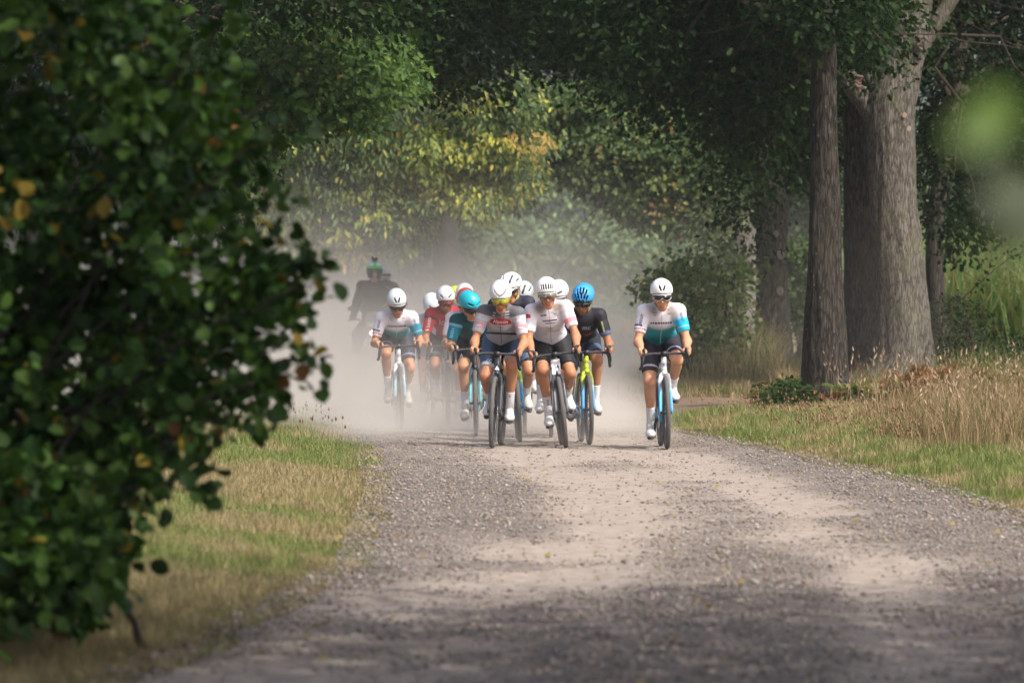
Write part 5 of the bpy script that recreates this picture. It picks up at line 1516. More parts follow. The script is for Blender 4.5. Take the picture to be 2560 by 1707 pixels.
        Fe.cone(p0, p1 + [0, .03, .004], .036, .037, .03)
        Fe.cone(p1 + [0, .03, 0], p1 + [0, -.045, -.006], .040, .027, .03, (1.12, 1, .85))
        Fe.cone(p0 * .35 + p1 * .65 + [0, 0, .004], ank[s] + [0, .006, -.012], .038, .038, .03)
        Fe.cone(ank[s] + [0, .02, -.04], ank[s] + [0, .006, -.005], .037, .0385, .02)
        dn = unit(np.cross(unit(p1 - p0), [1., 0, 0])); dn = dn if dn[2] < 0 else -dn
        Fe.plane(p0 + dn * .030, dn)
        ve, qe = Fe.mesh()
        sho = add('shoe', ve, qe, shoe or M_SHOE, R_, smooth=True)
        mb = MB(); a = unit(p1 - p0); sd = np.array([1., 0, 0])
        L = np.linalg.norm(p1 - p0) + .08
        oc = []
        for k in range(20):
            an = 2 * np.pi * k / 20; u = np.cos(an); w_ = np.sin(an)
            oc.append(p0 - a * .03 + a * (u * .5 + .5) * (L + .03) + sd * w_ * (.037 + .006 * u) + dn * .030)
        oc = np.array(oc); mb.put(np.concatenate([oc, oc + dn * .012]), [[k, (k + 1) % 20, 20 + (k + 1) % 20, 20 + k] for k in range(20)], [[0, k + 1, k] for k in range(1, 19)] + [[20, 20 + k, 21 + k] for k in range(1, 19)])
        mb.build('sole', M_SOLE, sho, smooth=False)
        mb = MB()
        for q in (.42, .62):
            c0 = p0 + (p1 - p0) * q - dn * .036
            mb.tube([c0 - sd * .030 - dn * -.018, c0 - sd * .018 - dn * .002, c0 + sd * .018 - dn * .002, c0 + sd * .030 - dn * -.018], .0035, 5, squash=(1, 2.2))
        mb.build('strap', M('shoe_strap', (.45, .44, .43), .5), sho)
    # ---- helmet
    hm = min(hres * .42, .0045)
    Fm = Field(np.array([-.125, -.155, -.06]), np.array([.125, .19, .17]), hm)   # in head space
    Fm.cone((0, -.012, .040), (0, .035, .040), .102, .100, .01, (1.0, 1.14, 1.06))
    if helmet == 'road':
        Fm.cone((0, -.02, .05), (0, .05, .05), .100, .098, .01, (1.0, 1.14, 1.05))
    inner = [( (0, .012, .015), (0, .014, .014), .096)]
    Fm.cone((0, .010, .005), (0, .016, .005), .088, .088, .001, (.95, 1.1, 1.04), cut=True)
    # rim: higher over the brow, low at the back
    Fm.plane((0, -.12, .022), unit(np.array([0, -.10, -1.])))
    X, Y_, Z_ = Fm.grid((slice(None),) * 3)
    Fm.F = np.maximum(Fm.F, -(Z_ - (.018 - .030 * sstep(-.02, .10, Y_) - .012 * sstep(.04, .08, np.abs(X)) * (1 - sstep(.05, .1, Y_)))))
    vents = []
    if helmet == 'aero':      # two slanted slots low on the front
        for s in (-1, 1): vents.append(((s * .015, -.16, .058), (s * .034, -.14, .108), .0085))
    elif helmet == 'aero_wide':
        for s in (-1, 1): vents.append(((s * .045, -.15, .062), (s * .072, -.11, .088), .0085))
    elif helmet == 'slots':
        for x in (-.072, -.043, -.0145, .0145, .043, .072):
            vents.append(((x, -.16, .060), (x, -.13, .100), .0075))
    elif helmet == 'smile':
        a = np.linspace(-1, 1, 9)
        for i in range(8):
            q = lambda u: (u * .062, -.15 + .05 * u * u, .052 + .052 * u * u)
            vents.append((q(a[i]), q(a[i + 1]), .0050))
        vents.append(((-.03, -.02, .148), (.03, -.02, .148), .006))
    elif helmet == 'eyes':
        for s in (-1, 1): vents.append(((s * .030, -.15, .055), (s * .070, -.12, .072), .0085))
    elif helmet == 'road':
        for x, z0, z1, r in ((-.0, .06, .088, .0095), (-.034, .055, .085, .0095), (.034, .055, .085, .0095), (-.066, .05, .075, .009), (.066, .05, .075, .009),
                             (-.017, .112, .145, .009), (.017, .112, .145, .009), (-.05, .105, .13, .009), (.05, .105, .13, .009), (-.02, .030, .031, .007), (.02, .030, .031, .007), (-.055, .030, .031, .007), (.055, .030, .031, .007)):
            vents.append(((x, -.16 + (z0 - .06) * .3, z0), (x, -.11 + (z1 - .1) * .5, z1), r))
    elif helmet == 'long':
        for s in (-1, 1): vents.append(((s * .035, -.14, .075), (s * .05, -.05, .135), .010)); vents.append(((s * .085, -.06, .075), (s * .09, .03, .09), .008))
    for a, b, r in vents:
        a = np.array(a); b = np.array(b)
        # push the cutter from outside through the shell
        for t_ in np.linspace(0, 1, 2 + int(np.linalg.norm(b - a) / r / 1.1)):
            p = a + (b - a) * t_; dirn = unit(p - np.array([0, .01, .03]))
            Fm.cone(np.array([0, .01, .03]) + dirn * .094, np.array([0, .01, .03]) + dirn * .19, r, r, .001, cut=True)
        Fm.cone(a * .97 + np.array([0, .01, .03]) * .03, b, r, r, .001, cut=True)
    vh, qh = Fm.mesh()
    hcl = np.tile(np.array(hcol), (len(vh), 1))
    if 'helmet_col' in kit: hcl = kit['helmet_col'](vh, hcl)
    W = hc + (vh * 1.06) @ HR.T
    hel = add('helmet', W, qh, M_HELM, R_, col=hcl, smooth=True)
    Fl = Field(np.array([-.11, -.14, -.03]), np.array([.11, .15, .15]), hm * 1.3)
    Fl.cone((0, .002, .032), (0, .020, .032), .0925, .0925, .001, (.98, 1.12, 1.06)); Fl.plane((0, -.12, .024), unit(np.array([0, -.10, -1.])))
    Fl.F = np.maximum(Fl.F, -(Fl.grid((slice(None),) * 3)[2] - .010))
    vl, ql = Fl.mesh(); add('liner', hc + (vl * 1.06) @ HR.T, ql, M_BLACK, hel, smooth=True)
    mb = MB()
    for s in (-1, 1): mb.tube(hc + (np.array([(s * .078, -.03, .0), (s * .067, -.04, -.05), (s * .048, -.048, -.09), (s * .020, -.055, -.122), (0, -.058, -.132)]) * [1.06, 1.06, 1.17]) @ HR.T, .0035, 5)
    mb.build('chin_strap', M_BLACK, hel)
    # ---- sunglasses
    if lens:
        def strip(z0f, z1f, r0, th, nose=True, amax=1.12):
            a = np.linspace(-amax, amax, 29); V = []
            for u in a:
                rr = (r0 + (.032 * (1 - abs(u) / amax) ** .6)); 
                x = .083 * math.sin(u) / math.sin(amax) * 1.0; y = -.052 - .062 * (math.cos(u) - math.cos(amax)) / (1 - math.cos(amax))
                z0, z1 = z0f(u / amax), z1f(u / amax)
                for zz, o in ((z0, 0), (z1, 0), (z1, th), (z0, th)): V.append((x * (1 + o * 3), y - o - .004 + (zz - z1) * .15, zz))
            V = np.array(V); Q = [[4 * i + j, 4 * i + (j + 1) % 4, 4 * i + 4 + (j + 1) % 4, 4 * i + 4 + j] for i in range(28) for j in range(4)]
            Q += [[3, 2, 1, 0], [112, 113, 114, 115]]
            return V, Q
        low = lambda u: -.040 + .022 * math.exp(-(u / .16) ** 2) + .022 * abs(u) ** 4
        V, Q = strip(low, lambda u: .008 - .004 * abs(u) ** 2, .08, .002)
        LC = {'dark': (.012, .012, .016), 'red': (.16, .015, .01), 'yellow': (.42, .36, .03), 'clear': (.17, .165, .14), 'green': (.02, .25, .09)}[lens]
        lm = M('lens_' + lens, LC, .12, spec=.6, noise=.08, scale=12, coat=.4)
        sg = add('sunglasses', hc + (V * [1.06, 1.08, 1.12]) @ HR.T, np.array(Q), lm, R_, smooth=True)
        V, Q = strip(lambda u: .004 - .004 * u * u, lambda u: .0125 - .004 * u * u, .08, .005)
        add('glasses_frame', hc + (V * [1.06, 1.08, 1.12]) @ HR.T, np.array(Q), M('gf_%d_%d_%d' % tuple(int(c * 99) for c in lens_frame), lens_frame, .4), sg, smooth=True)
        if kit.get('lens_low'):
            V, Q = strip(lambda u: low(u) - .006, lambda u: low(u) + .0035, .08, .005)
            k = [q for q in Q if len(q) == 4]
            add('lower_frame', hc + (V * [1.06, 1.08, 1.12]) @ HR.T, np.array(k), M('gf_%d_%d_%d' % tuple(int(c * 99) for c in lens_frame), lens_frame, .4), sg, smooth=True)
        mb = MB()
        for s in (-1, 1):
            mb = MB(); mb.tube(hc + (np.array([(s * .083, -.055, .002), (s * .083, -.01, .0), (s * .082, .03, -.008)]) * [1.06, 1.08, 1.12]) @ HR.T, .0028, 5)
            mb.build('temple_arm', M('gf_%d_%d_%d' % tuple(int(c * 99) for c in lens_frame), lens_frame, .4), sg)
    if 'marks' in kit:
        kit['marks'](dict(jersey=jersey, shorts=shorts, helmet=hel, body=body, sh=sh, el=el, kn=kn, hip=hip, neck=neck, chest=chest, pel=pel, hc=hc, wr=wr, dz=dz, hx=hx * .5 + shx, ax=ax, wp=wp))
    return R_
# ================================================================== THE PACK
A = np.array
def base(r, c): return np.tile(A(c, float), (len(r['v']), 1))
def put(c, m, colr, soft=None):
    m = np.asarray(m, float)[:, None]
    return c * (1 - m) + A(colr, float) * m
def band(x, a, b, e=.02): return sstep(a - e, a, x) * sstep(b + e, b, x)
WHT = (.76, .745, .81); NAVY = (.035, .03, .10); BLK = (.02, .021, .026)
def dirt(r, c, amt=.8, colr=(.26, .19, .15)):
    v = r['v']; nk = r['neck']
    d = np.sqrt((np.abs(v[:, 0] - nk[0]) - .085) ** 2 + ((v[:, 2] - (nk[2] - .055)) * 1.1) ** 2)
    m = np.exp(-(d / .055) ** 2) * (.5 + 1.1 * fbm(v * 22, 3, 5)) * (v[:, 1] < .42)
    m = m + .30 * (r['arm'] == 0) * sstep(.52, .75, fbm(v * 14, 3, 12))
    return put(c, (m * amt).clip(0, .85), colr)
# white kit fading to turquoise
def j_teal(smudge, cyan=(.02, .33, .42)):
    def f(r):
        c = base(r, WHT); t = r['t'] + .25 * np.abs(r['x']) 
        c = put(c, sstep(-.085, -.145, r['cz'] - .25 * np.abs(r['x'])) * (r['arm'] == 0), (.02, .28, .32))
        c = put(c, sstep(-.15, -.22, r['cz']) * (r['arm'] == 0), (.01, .12, .15))
        L = r['arm'] < 0; Rr = r['arm'] > 0
        c = put(c, Rr * sstep(.22, .50, r['at']), cyan)
        c = put(c, L * band(r['at'], .86, .90, .01), (.62, .05, .07))
        c = put(c, L * band(r['at'], .68, .77, .005) * (r['v'][:, 0] < -.19), (.09, .07, .18))
        c = put(c, Rr * band(r['at'], .80, .825, .008), (.45, .62, .68))
        return dirt(r, c, smudge)
    return f
def zipline(r, c, colr=(.5, .5, .55), w=.0035):
    return put(c, ((np.abs(r['x']) < w) & (r['v'][:, 1] < .62) & (r['arm'] == 0)), colr)
def s_plain(c0, cuff=None, side=None):
    def f(r):
        c = base(r, c0)
        if side is not None: c = put(c, sstep(.09, .13, np.abs(r['v'][:, 0])) * .9, side)
        if cuff is not None: c = put(c, band(r['lt'], .86, .90, .01), cuff)
        return c
    return f
def sleeve_xz(r, s, q): p = r['sh'][s] * (1 - q) + r['el'][s] * q; return p
def marks_teal(r):
    j = r['jersey']
    for s in (-1, 1):
        a = sleeve_xz(r, s, .10); b = sleeve_xz(r, s, .40)
        ang = math.pi / 2 - .25 if s < 0 else -math.pi / 2 + .30
        text_on(j, 'RIDLEY', (a[0] * .55 + b[0] * .45 + s * .012, (a[2] + b[2]) / 2 + .005), .034, NAVY, ang=ang, narrow=.9, arc=-.6)
    z = r['chest'][2] + .0
    text_on(j, bars_mesh(9, .16, 3), (r['hx'], z - .055), .026, (.07, .06, .12), narrow=1.3, arc=.35)
    for x, zz, n in ((-.065, .045, 5), (-.062, .022, 4), (.070, .035, 4)):
        text_on(j, bars_mesh(n, .12, n + 3), (r['hx'] + x, z + zz), .010, (.12, .10, .22))
    text_on(j, 'D', (r['hx'] - .062, z + .078), .030, (.30, .28, .42)); text_on(j, 'R', (r['hx'] + .068, z + .072), .030, (.30, .28, .42))
def marks_lead(r):
    marks_teal(r)
    k = r['kn'][-1] * .72 + r['hip'][-1] * .28
    text_on(r['shorts'], bars_mesh(1, .1, 1), (k[0] + .055, k[2] - .01), .042, (.75, .75, .82)); text_on(r['shorts'], bars_mesh(4, .12, 2), (k[0] - .01, k[2] - .014), .009, (.6, .6, .65))
    text_on(r['helmet'], bars_mesh(4, .1, 2), (r['hc'][0], r['hc'][2] + .045), .007, (.35, .35, .38))
kit_teal1 = dict(jersey=lambda r: zipline(r, j_teal(.75, (.02, .45, .72))(r)), shorts=s_plain((.035, .032, .045), (.5, .48, .6)), marks=marks_lead, lens_low=True)
kit_teal5 = dict(jersey=lambda r: zipline(r, j_teal(.25, (.01, .20, .30))(r)), shorts=s_plain((.028, .030, .045), (.3, .29, .42)), marks=marks_teal)
# grey kit with red panel
def j_grey(r):
    c = base(r, (.44, .43, .50)); t = r['t']
    body = r['arm'] == 0
    cz = r['cz']
    c = put(c, body * sstep(-.008, .0, cz - .25 * np.abs(r['x'])), (.14, .14, .16))
    c = put(c, body * (((r['x'] / .135) ** 2 + ((cz + .02) / .095) ** 2) < 1) * (cz < -.008), (.50, .48, .53))
    oval = ((r['x'] / .112) ** 2 + ((cz + .028) / .034) ** 2) < 1
    c = put(c, body * oval, (.42, .035, .04))
    c = put(c, body * band(cz, -.150, -.135, .004), (.02, .02, .025))
    wp = (vnoise(r['v'] * [60, 20, 60], 4) > .4) & (r['arm'] != 0) & (r['at'] < .42) & (r['v'][:, 1] < .36)
    c = put(c, wp * 1., (.62, .60, .64))
    c = put(c, (r['arm'] != 0) * band(r['at'], .58, .74, .01) * (r['v'][:, 1] < .34), (.70, .30, .32))
    c = put(c, (r['arm'] != 0) * (r['at'] > .86) * (.4 + .6 * (vnoise(r['v'] * 90, 3) > .5)), (.60, .58, .62))
    return dirt(r, zipline(r, c, (.08, .08, .09)), .55, (.06, .045, .04))
def marks_grey(r):
    j = r['jersey']; z = r['chest'][2]
    text_on(j, 'Alpecin', (r['hx'], z - .030), .048, (.78, .60, .60), narrow=1.0, arc=.6)
    text_on(j, bars_mesh(8, .1, 4), (r['hx'], z - .078), .011, (.2, .2, .24), arc=1.2)
    for x, zz, n, a in ((-.060, .055, 3, -.2), (-.065, .030, 3, -.2), (.062, .070, 4, .25), (.064, .045, 4, .18), (.060, .020, 4, .08)):
        text_on(j, bars_mesh(n, .12, n + 3), (r['hx'] + x, z + zz), .014, (.55, .54, .58), ang=a)
    text_on(r['shorts'], 'CC', (r['kn'][-1][0] * .6 + r['hip'][-1][0] * .4 + .010, r['kn'][-1][2] * .55 + r['hip'][-1][2] * .45), .040, (.8, .8, .85), narrow=.9)
    for s in (-1, 1):
        p = sleeve_xz(r, s, .46); text_on(j, bars_mesh(3, .1, 7), (p[0], p[2]), .020, (.8, .7, .72))
def h_grey(v, c): return put(c, ((v[:, 2] > .045 - .0) & False) * 1., (0, 0, 0))
def s_grey(r):
    c = base(r, (.028, .036, .055)); c = put(c, sstep(.075, .125, np.abs(r['v'][:, 0])) * .9, (.10, .14, .24))
    st = (np.sin(r['v'][:, 0] * 420 + r['v'][:, 2] * 260) > -.2)
    return put(c, (r['lt'] > .92) * st, (.68, .67, .74))
def sock_dot(so, mid, s): text_on(so, bars_mesh(1, .1, 1), (mid[0], mid[2] + .035), .022, (.16, .10, .10))
kit_grey = dict(jersey=j_grey, shorts=s_grey, marks=marks_grey, sock_mark=sock_dot)
# white kit, muddy, pink armband
def j_pink(r):
    c = base(r, (.80, .775, .84))
    c = put(c, (r['arm'] > 0) * band(r['at'], .62, .86, .01), (.80, .32, .36))
    sp = r['v']; q = sleeve_q = (r['arm'] < 0) & (r['at'] > .22) & (r['at'] < .42) & (sp[:, 0] < -.185 + r['neck'][0])
    c = put(c, q * 1., (.62, .04, .06))
    c = put(c, (r['arm'] < 0) * band(r['at'], .5, .88, .01) * (sp[:, 0] < -.226 + r['neck'][0]), (.20, .20, .45))
    return dirt(r, zipline(r, c, (.42, .40, .42)), 1.05, (.20, .14, .11))
def marks_pink(r):
    j = r['jersey']; z = r['chest'][2]
    text_on(j, bars_mesh(10, .06, 6), (r['hx'], z - .045), .020, (.09, .07, .12), narrow=1.1, arc=.5)
    text_on(j, bars_mesh(9, .08, 7), (r['hx'] + .004, z - .070), .016, (.22, .16, .15), arc=.5)
    text_on(j, bars_mesh(2, .05, 7), (r['hx'] - .055, z + .012), .020, (.05, .04, .10), narrow=2); text_on(j, bars_mesh(3, .12, 7), (r['hx'] + .06, z + .016), .012, (.28, .26, .36))
def sock_bars(so, mid, s):
    for k in range(5): text_on(so, bars_mesh(1, .1, 2), (mid[0] + .006, mid[2] + .045 - k * .012), .008, (.14, .10, .14), narrow=5)
kit_pink = dict(jersey=j_pink, shorts=s_plain((.022, .023, .026)), marks=marks_pink, sock_mark=sock_bars)
# black kit, lime trim
def j_black(r):
    c = base(r, (.022, .021, .03))
    nk = r['neck']; d = np.sqrt((r['v'][:, 0] - nk[0]) ** 2 + (r['v'][:, 1] - (nk[1] - .03)) ** 2 + ((r['v'][:, 2] - (nk[2] + .045)) * .9) ** 2)
    c = put(c, d < .083, (.22, .24, .06))
    c = put(c, (r['arm'] < 0) * band(r['at'], .82, .90, .004), (.72, .72, .78)); c = put(c, (r['arm'] < 0) * (r['at'] > .905), (.05, .20, .62))
    c = put(c, (r['arm'] > 0) * (r['at'] > .84), (.10, .13, .24))
    c = put(c, (r['arm'] == 0) * band(r['t'], .20, .30, .02), (.06, .075, .10))
    c = put(c, (r['arm'] == 0) * ((((r['x'] - .055) / .040) ** 2 + ((r['t'] - .80) / .07) ** 2) < 1), (.45, .02, .02))
    return c
def marks_black(r):
    j = r['jersey']; z = r['chest'][2]
    text_on(j, 'mc', (r['hx'] + .030, z - .065), .062, (.35, .35, .40), narrow=1.1)
    p = sleeve_xz(r, 1, .40); text_on(j, bars_mesh(6, .12, 8), (p[0] - .008, p[2]), .024, (.30, .36, .10), ang=-1.35)
    p = sleeve_xz(r, -1, .18); text_on(j, bars_mesh(12, .1, 8), (p[0] + .03, p[2] + .01), .016, (.65, .65, .75), ang=-1.2, arc=1.)
def s_blue(r):
    c = base(r, (.022, .026, .036)); v = r['v']
    st = np.abs(((r['lt'] * 1.0 + np.abs(v[:, 0]) * 1.2) % .62) - .36) < .13
    return put(c, st * sstep(.3, .4, r['lt']), (.075, .115, .19))
kit_black = dict(jersey=j_black, shorts=s_blue, marks=marks_black)
# red kit
def j_red(r):
    c = base(r, (.42, .022, .028))
    c = put(c, (r['arm'] == 0) * sstep(.55, .10, r['t']), (.09, .010, .016))
    c = put(c, (r['arm'] < 0) * (r['at'] < .28), (.07, .008, .02)); c = put(c, (r['arm'] == 0) * (np.abs(r['x']) > .115) * (r['t'] < .7), (.70, .66, .74))
    c = put(c, (r['arm'] < 0) * (r['at'] > .3), (.62, .04, .045))
    return zipline(r, c, (.72, .55, .55), .004)
def marks_red(r):
    j = r['jersey']; z = r['chest'][2]
    text_on(j, 'lotto', (r['hx'] + .012, z - .045), .095, (.52, .36, .38), narrow=.95)
    p = sleeve_xz(r, -1, .36); text_on(j, 'lotto', (p[0], p[2] + .01), .060, (.85, .80, .84), ang=1.42)
    p = sleeve_xz(r, -1, .62); text_on(j, bars_mesh(3, .05, 2), (p[0], p[2] - .005), .022, (.85, .75, .78), ang=.2)
    text_on(j, bars_mesh(2, .1, 3), (r['hx'] + .075, z + .045), .020, (.75, .60, .62), ang=.35)
    k = r['kn'][-1] * .45 + r['hip'][-1] * .55; text_on(r['shorts'], bars_mesh(3, .1, 3), (k[0] - .05, k[2]), .032, (.7, .68, .75), ang=1.3)
kit_red = dict(jersey=j_red, shorts=s_plain((.045, .042, .055), (.22, .22, .24)), marks=marks_red)
# blue green kit
def j_cyan(r):
    c = base(r, (.012, .085, .095)); c = put(c, (r['arm'] != 0) * 1., (.01, .23, .33)); c = put(c, (r['arm'] == 0) * sstep(.5, .3, r['t']), (.02, .16, .16))
    c = put(c, (r['arm'] < 0) * band(r['at'], .12, .30, .01) * (r['v'][:, 1] < .40), (.28, .52, .72))
    return c
def marks_cyan(r):
    j = r['jersey']
    for q, n in ((.30, 2), (.38, 3), (.46, 3), (.54, 3), (.61, 3)):
        p = sleeve_xz(r, -1, q); text_on(j, bars_mesh(n, .12, n), (p[0] - .01, p[2]), .018, (.30, .60, .80))
    text_on(j, bars_mesh(5, .1, 3), (r['hx'], r['chest'][2] - .05), .014, (.20, .30, .34))
    k = r['kn'][-1] * .6 + r['hip'][-1] * .4; text_on(r['shorts'], 'A', (k[0] - .03, k[2]), .055, (.75, .75, .78))
kit_cyan = dict(jersey=j_cyan, shorts=s_plain((.016, .017, .020)), marks=marks_cyan)
# pale blue white kit
def j_pale(r):
    c = base(r, (.62, .66, .82)); c = put(c, (r['arm'] < 0) * band(r['at'], .35, .55, .01), (.20, .16, .52)); c = put(c, (fbm(r['v'] * 12, 2, 4) > .6) * .6, (.3, .36, .66))
    return dirt(r, c, .9)
kit_pale = dict(jersey=j_pale, shorts=s_plain((.11, .12, .24)))
def j_dark(lime):
    def f(r):
        c = base(r, (.030, .032, .050)); nk = r['neck']; d = np.sqrt((r['v'][:, 0] - nk[0]) ** 2 + (r['v'][:, 1] - (nk[1] - .03)) ** 2 + ((r['v'][:, 2] - (nk[2] + .045)) * .9) ** 2)
        c = put(c, d < .09, lime); return put(c, (r['arm'] < 0) * band(r['at'], .4, .6, .01), (.5, .02, .03))
    return f
kit_dark = dict(jersey=j_dark((.36, .36, .08)), shorts=s_blue)
kit_dark2 = dict(jersey=j_dark((.10, .12, .16)), shorts=s_plain(BLK))
kit_white = dict(jersey=lambda r: dirt(r, base(r, (.70, .70, .74)), .6), shorts=s_plain((.03, .035, .06)))
kit_redw = dict(jersey=lambda r: put(base(r, (.66, .64, .68)), (r['arm'] == 0) * (r['t'] < .8), (.40, .03, .03)), shorts=s_plain(BLK))

TAN = (.50, .235, .125); FAIR = (.60, .31, .18); BROWN = (.38, .18, .095)
def at_px(px, Y): return ((px - 1280) * Y / F, Y)
def pair(px, Y, lean, yaw, blabel, plabel, kit, frame, fork_lo=None, fork_hi=None, theta=0., bikek={}, **k):
    x, y = at_px(px, Y)
    z = float(roadz(A([x]), A([y]))[0]) if x > edgeL(y) else .02
    rot = (0, math.radians(lean), yaw)
    bicycle((x, y, z), rot, blabel, frame, fork_lo, fork_hi, theta=theta, **bikek)
    person_rider((x, y, z), rot, plabel, kit, theta=theta, **k)

GREYP = (.13, .135, .15)
pair(1668, 48.6, -1.5, .03, 'white bicycle with blue fork tips ridden alone at right', 'rider alone at right in white jersey with turquoise sleeve and white helmet', kit_teal1, (.72, .72, .74), (.08, .42, .78), (.74, .74, .76),
     theta=1.50, hres=.0072, helmet='aero', beard=.45, skin=FAIR, hair=(.10, .055, .03), lens='dark', head_pitch=.10, bikek=dict(badge=('R', .045, (.10, .12, .20), .79)), raise_=.005)
pair(1231, 49.2, 2.4, -.077, 'matt black bicycle with white head badge leading the left of the pack', 'rider in grey jersey with red chest panel and yellow glasses, riding in front', kit_grey, (.055, .06, .07),
     theta=3.25, hres=.0072, helmet='smile', skin=TAN, hair=(.05, .03, .02), lens='yellow', lens_frame=(.55, .65, .04), head_pitch=.34, head_roll=-.05, bikek=dict(badge=('▲', .05, (.8, .8, .82), .765)), elbow=.26, drop=.005)
pair(1415, 49.3, -6.6, .03, 'grey bicycle leaning over and carrying a white number plate', 'rider in mud stained white jersey with pink armband and slotted white helmet', kit_pink, (.10, .105, .12),
     theta=.35, hres=.0072, helmet='slots', skin=TAN, hair=(.10, .05, .03), lens='clear', head_pitch=.12, head_roll=.04, glove=(.03, .03, .035), bikek=dict(plate='14', bottle=(.5, .5, .52)), beard=.1, elbow=.26, raise_=.04)
pair(1474, 50.4, -1.4, .067, 'fluorescent yellow bicycle with blue fork legs beside the white number plate bicycle', 'rider in black jersey and bright blue vented helmet', kit_black, (.52, .62, .03), (.04, .32, .68), (.52, .62, .03),
     theta=3.0, hres=.0075, helmet='road', hcol=(.05, .36, .72), skin=BROWN, hair=(.025, .015, .01), beard=.9, lens='dark', lens_frame=(.02, .02, .02), head_pitch=.24, head_yaw=-.22, head_roll=.08, elbow=.25, shoe=M_SHOE2, drop=.04, hx=-.01, glove=(.05, .05, .055))
pair(1003, 56.05, -1.6, .066, 'white bicycle with pale blue fork ridden at the left edge of the pack', 'rider at far left in white and teal jersey with white helmet and black glasses', kit_teal5, (.70, .71, .73), (.25, .55, .66), (.72, .73, .75),
     theta=-.15, hres=.0085, helmet='aero', hcol=(.62, .68, .70), skin=TAN, hair=(.06, .03, .02), beard=.35, lens='dark', lens_frame=(.75, .70, .62), head_pitch=.34, head_roll=-.03, bikek=dict(badge=('R', .045, (.15, .16, .24), .79)), drop=.085, elbow=.27, shoe=M_SHOE2)
pair(1121, 57.6, -1.2, .02, 'dark grey bicycle under the rider in red', 'rider in red jersey with silver white helmet and red glasses', kit_red, GREYP,
     theta=3.3, hres=.0095, helmet='aero_wide', hcol=(.62, .64, .68), skin=BROWN, hair=(.03, .02, .015), beard=.7, lens='red', lens_frame=(.20, .03, .02), head_pitch=.26, drop=.035, shoe=M_SHOE2)
pair(1190, 53.4, -1.0, .0, 'dark bicycle under the turquoise helmeted rider', 'rider with smooth turquoise helmet and blue green jersey, head bowed and turned', kit_cyan, (.05, .06, .07), (.15, .45, .50),
     theta=.6, hres=.0095, helmet='eyes', hcol=(.02, .42, .52), skin=FAIR, hair=(.08, .05, .03), lens='dark', lens_frame=(.02, .02, .03), head_pitch=.38, head_yaw=.42, head_roll=-.12, drop=.10, hx=-.045, glove=(.03, .03, .03), shoe=M_SHOE2)
pair(1300, 51.2, -3.2, .02, 'lime and blue bicycle half hidden behind the grey jerseyed rider', 'tall rider with white helmet just behind the grey jerseyed leader', kit_dark, (.50, .62, .04), (.04, .34, .70), (.50, .62, .04),
     theta=.2, hres=.010, helmet='long', hcol=(.82, .83, .88), skin=TAN, lens='dark', head_pitch=.18, head_yaw=-.35, raise_=.085, shoe=M_SHOE2)
pair(1312, 54.6, -.6, .0, 'bicycle of the rider with the black and white helmet', 'rider in dark jersey with black and white helmet, mostly hidden between the two leaders', kit_dark2, GREYP,
     theta=2., hres=.012, helmet='long', hcol=(.45, .50, .52), skin=TAN, lens='dark', head_pitch=.35, head_yaw=-.3)
pair(1378, 52.7, .0, -.01, 'dark bicycle hidden behind the slotted helmet rider', 'rider with white helmet peeping out right behind the slotted helmet rider', kit_white, GREYP,
     theta=.1, hres=.011, helmet='eyes', hcol=(.80, .78, .80), skin=TAN, lens='dark', head_pitch=.30, head_yaw=-.2, hx=.07, shoe=M_SHOE)
pair(1083, 59.4, -.6, .02, 'bicycle fading into the dust left of the red jerseyed rider', 'rider in pale blue white jersey with round white helmet, left of the red jerseyed rider', kit_pale, GREYP,
     theta=1.2, hres=.011, helmet='eyes', hcol=(.62, .68, .72), skin=FAIR, lens='dark', head_pitch=.5, head_yaw=.2, drop=.12, shoe=M_SHOE2)
pair(1172, 56.6, -.6, .0, 'bicycle of the red helmeted rider', 'rider with red and white helmet showing just above the turquoise helmet', kit_redw, GREYP,
     theta=2.2, hres=.012, helmet='road', hcol=(.48, .05, .05), skin=BROWN, lens='dark', head_pitch=.3, drop=.08, hx=-.02)
pair(1160, 59.3, -.4, .0, 'bicycle of the white helmeted rider at the back', 'rider with white helmet behind the red helmet', kit_white, GREYP,
     theta=.9, hres=.013, helmet='aero_wide', hcol=(.70, .71, .76), skin=TAN, lens='dark', head_pitch=.3, drop=.005, hx=.015)
pair(1139, 61.6, -.2, .0, 'rearmost bicycle in the dust', 'rearmost rider with fluorescent yellow helmet', kit_dark2, GREYP,
     theta=2.7, hres=.013, helmet='road', hcol=(.62, .70, .03), skin=TAN, lens='dark', head_pitch=.3, drop=.04)
SC_LIME = None

# ------------------------------------------------------------------ motorcycle with driver and passenger
MY = 77.0
mx = (940 - 1280) * MY / F; my = MY
mot = empty('motorcycle', (mx, my, .0), (0, 0, .05), label='dusty orange and white motorcycle with its headlight lit, following the pack through the dust', cat='motorcycle')
M_ORANGE = M('orange_paint', (.50, .12, .05), .35, noise=.1, coat=.3)
M_GREYM = M('grey_alloy', (.30, .30, .31), .4, metal=.7, noise=.2)
def moto_wheel(y, nm):
    mb = MB(); a = np.linspace(0, 2 * np.pi, 12, endpoint=False)
    mb.tube([(-.07, 0, 0), (.07, 0, 0)], .03, 12)
    for i in range(12):
        b = i * np.pi / 6; mb.tube([(0, .03 * np.cos(b), .03 * np.sin(b)), (0, .26 * np.cos(b + .1), .26 * np.sin(b + .1))], .006, 5)
    w = mb.build(nm, M_GREYM, mot); w.location = (0, y, .34)
    mb = MB(); mb.lathe(np.stack([np.cos(a) * .055, .285 + np.sin(a) * .055], -1), (0, 0, 0), 'x', 48); mb.build('tyre', M_TYRE, w)
    mb = MB(); mb.lathe([(-.04, .262), (-.04, .235), (.04, .235), (.04, .262)], (0, 0, 0), 'x', 48); mb.build('rim', M_GREYM, w)
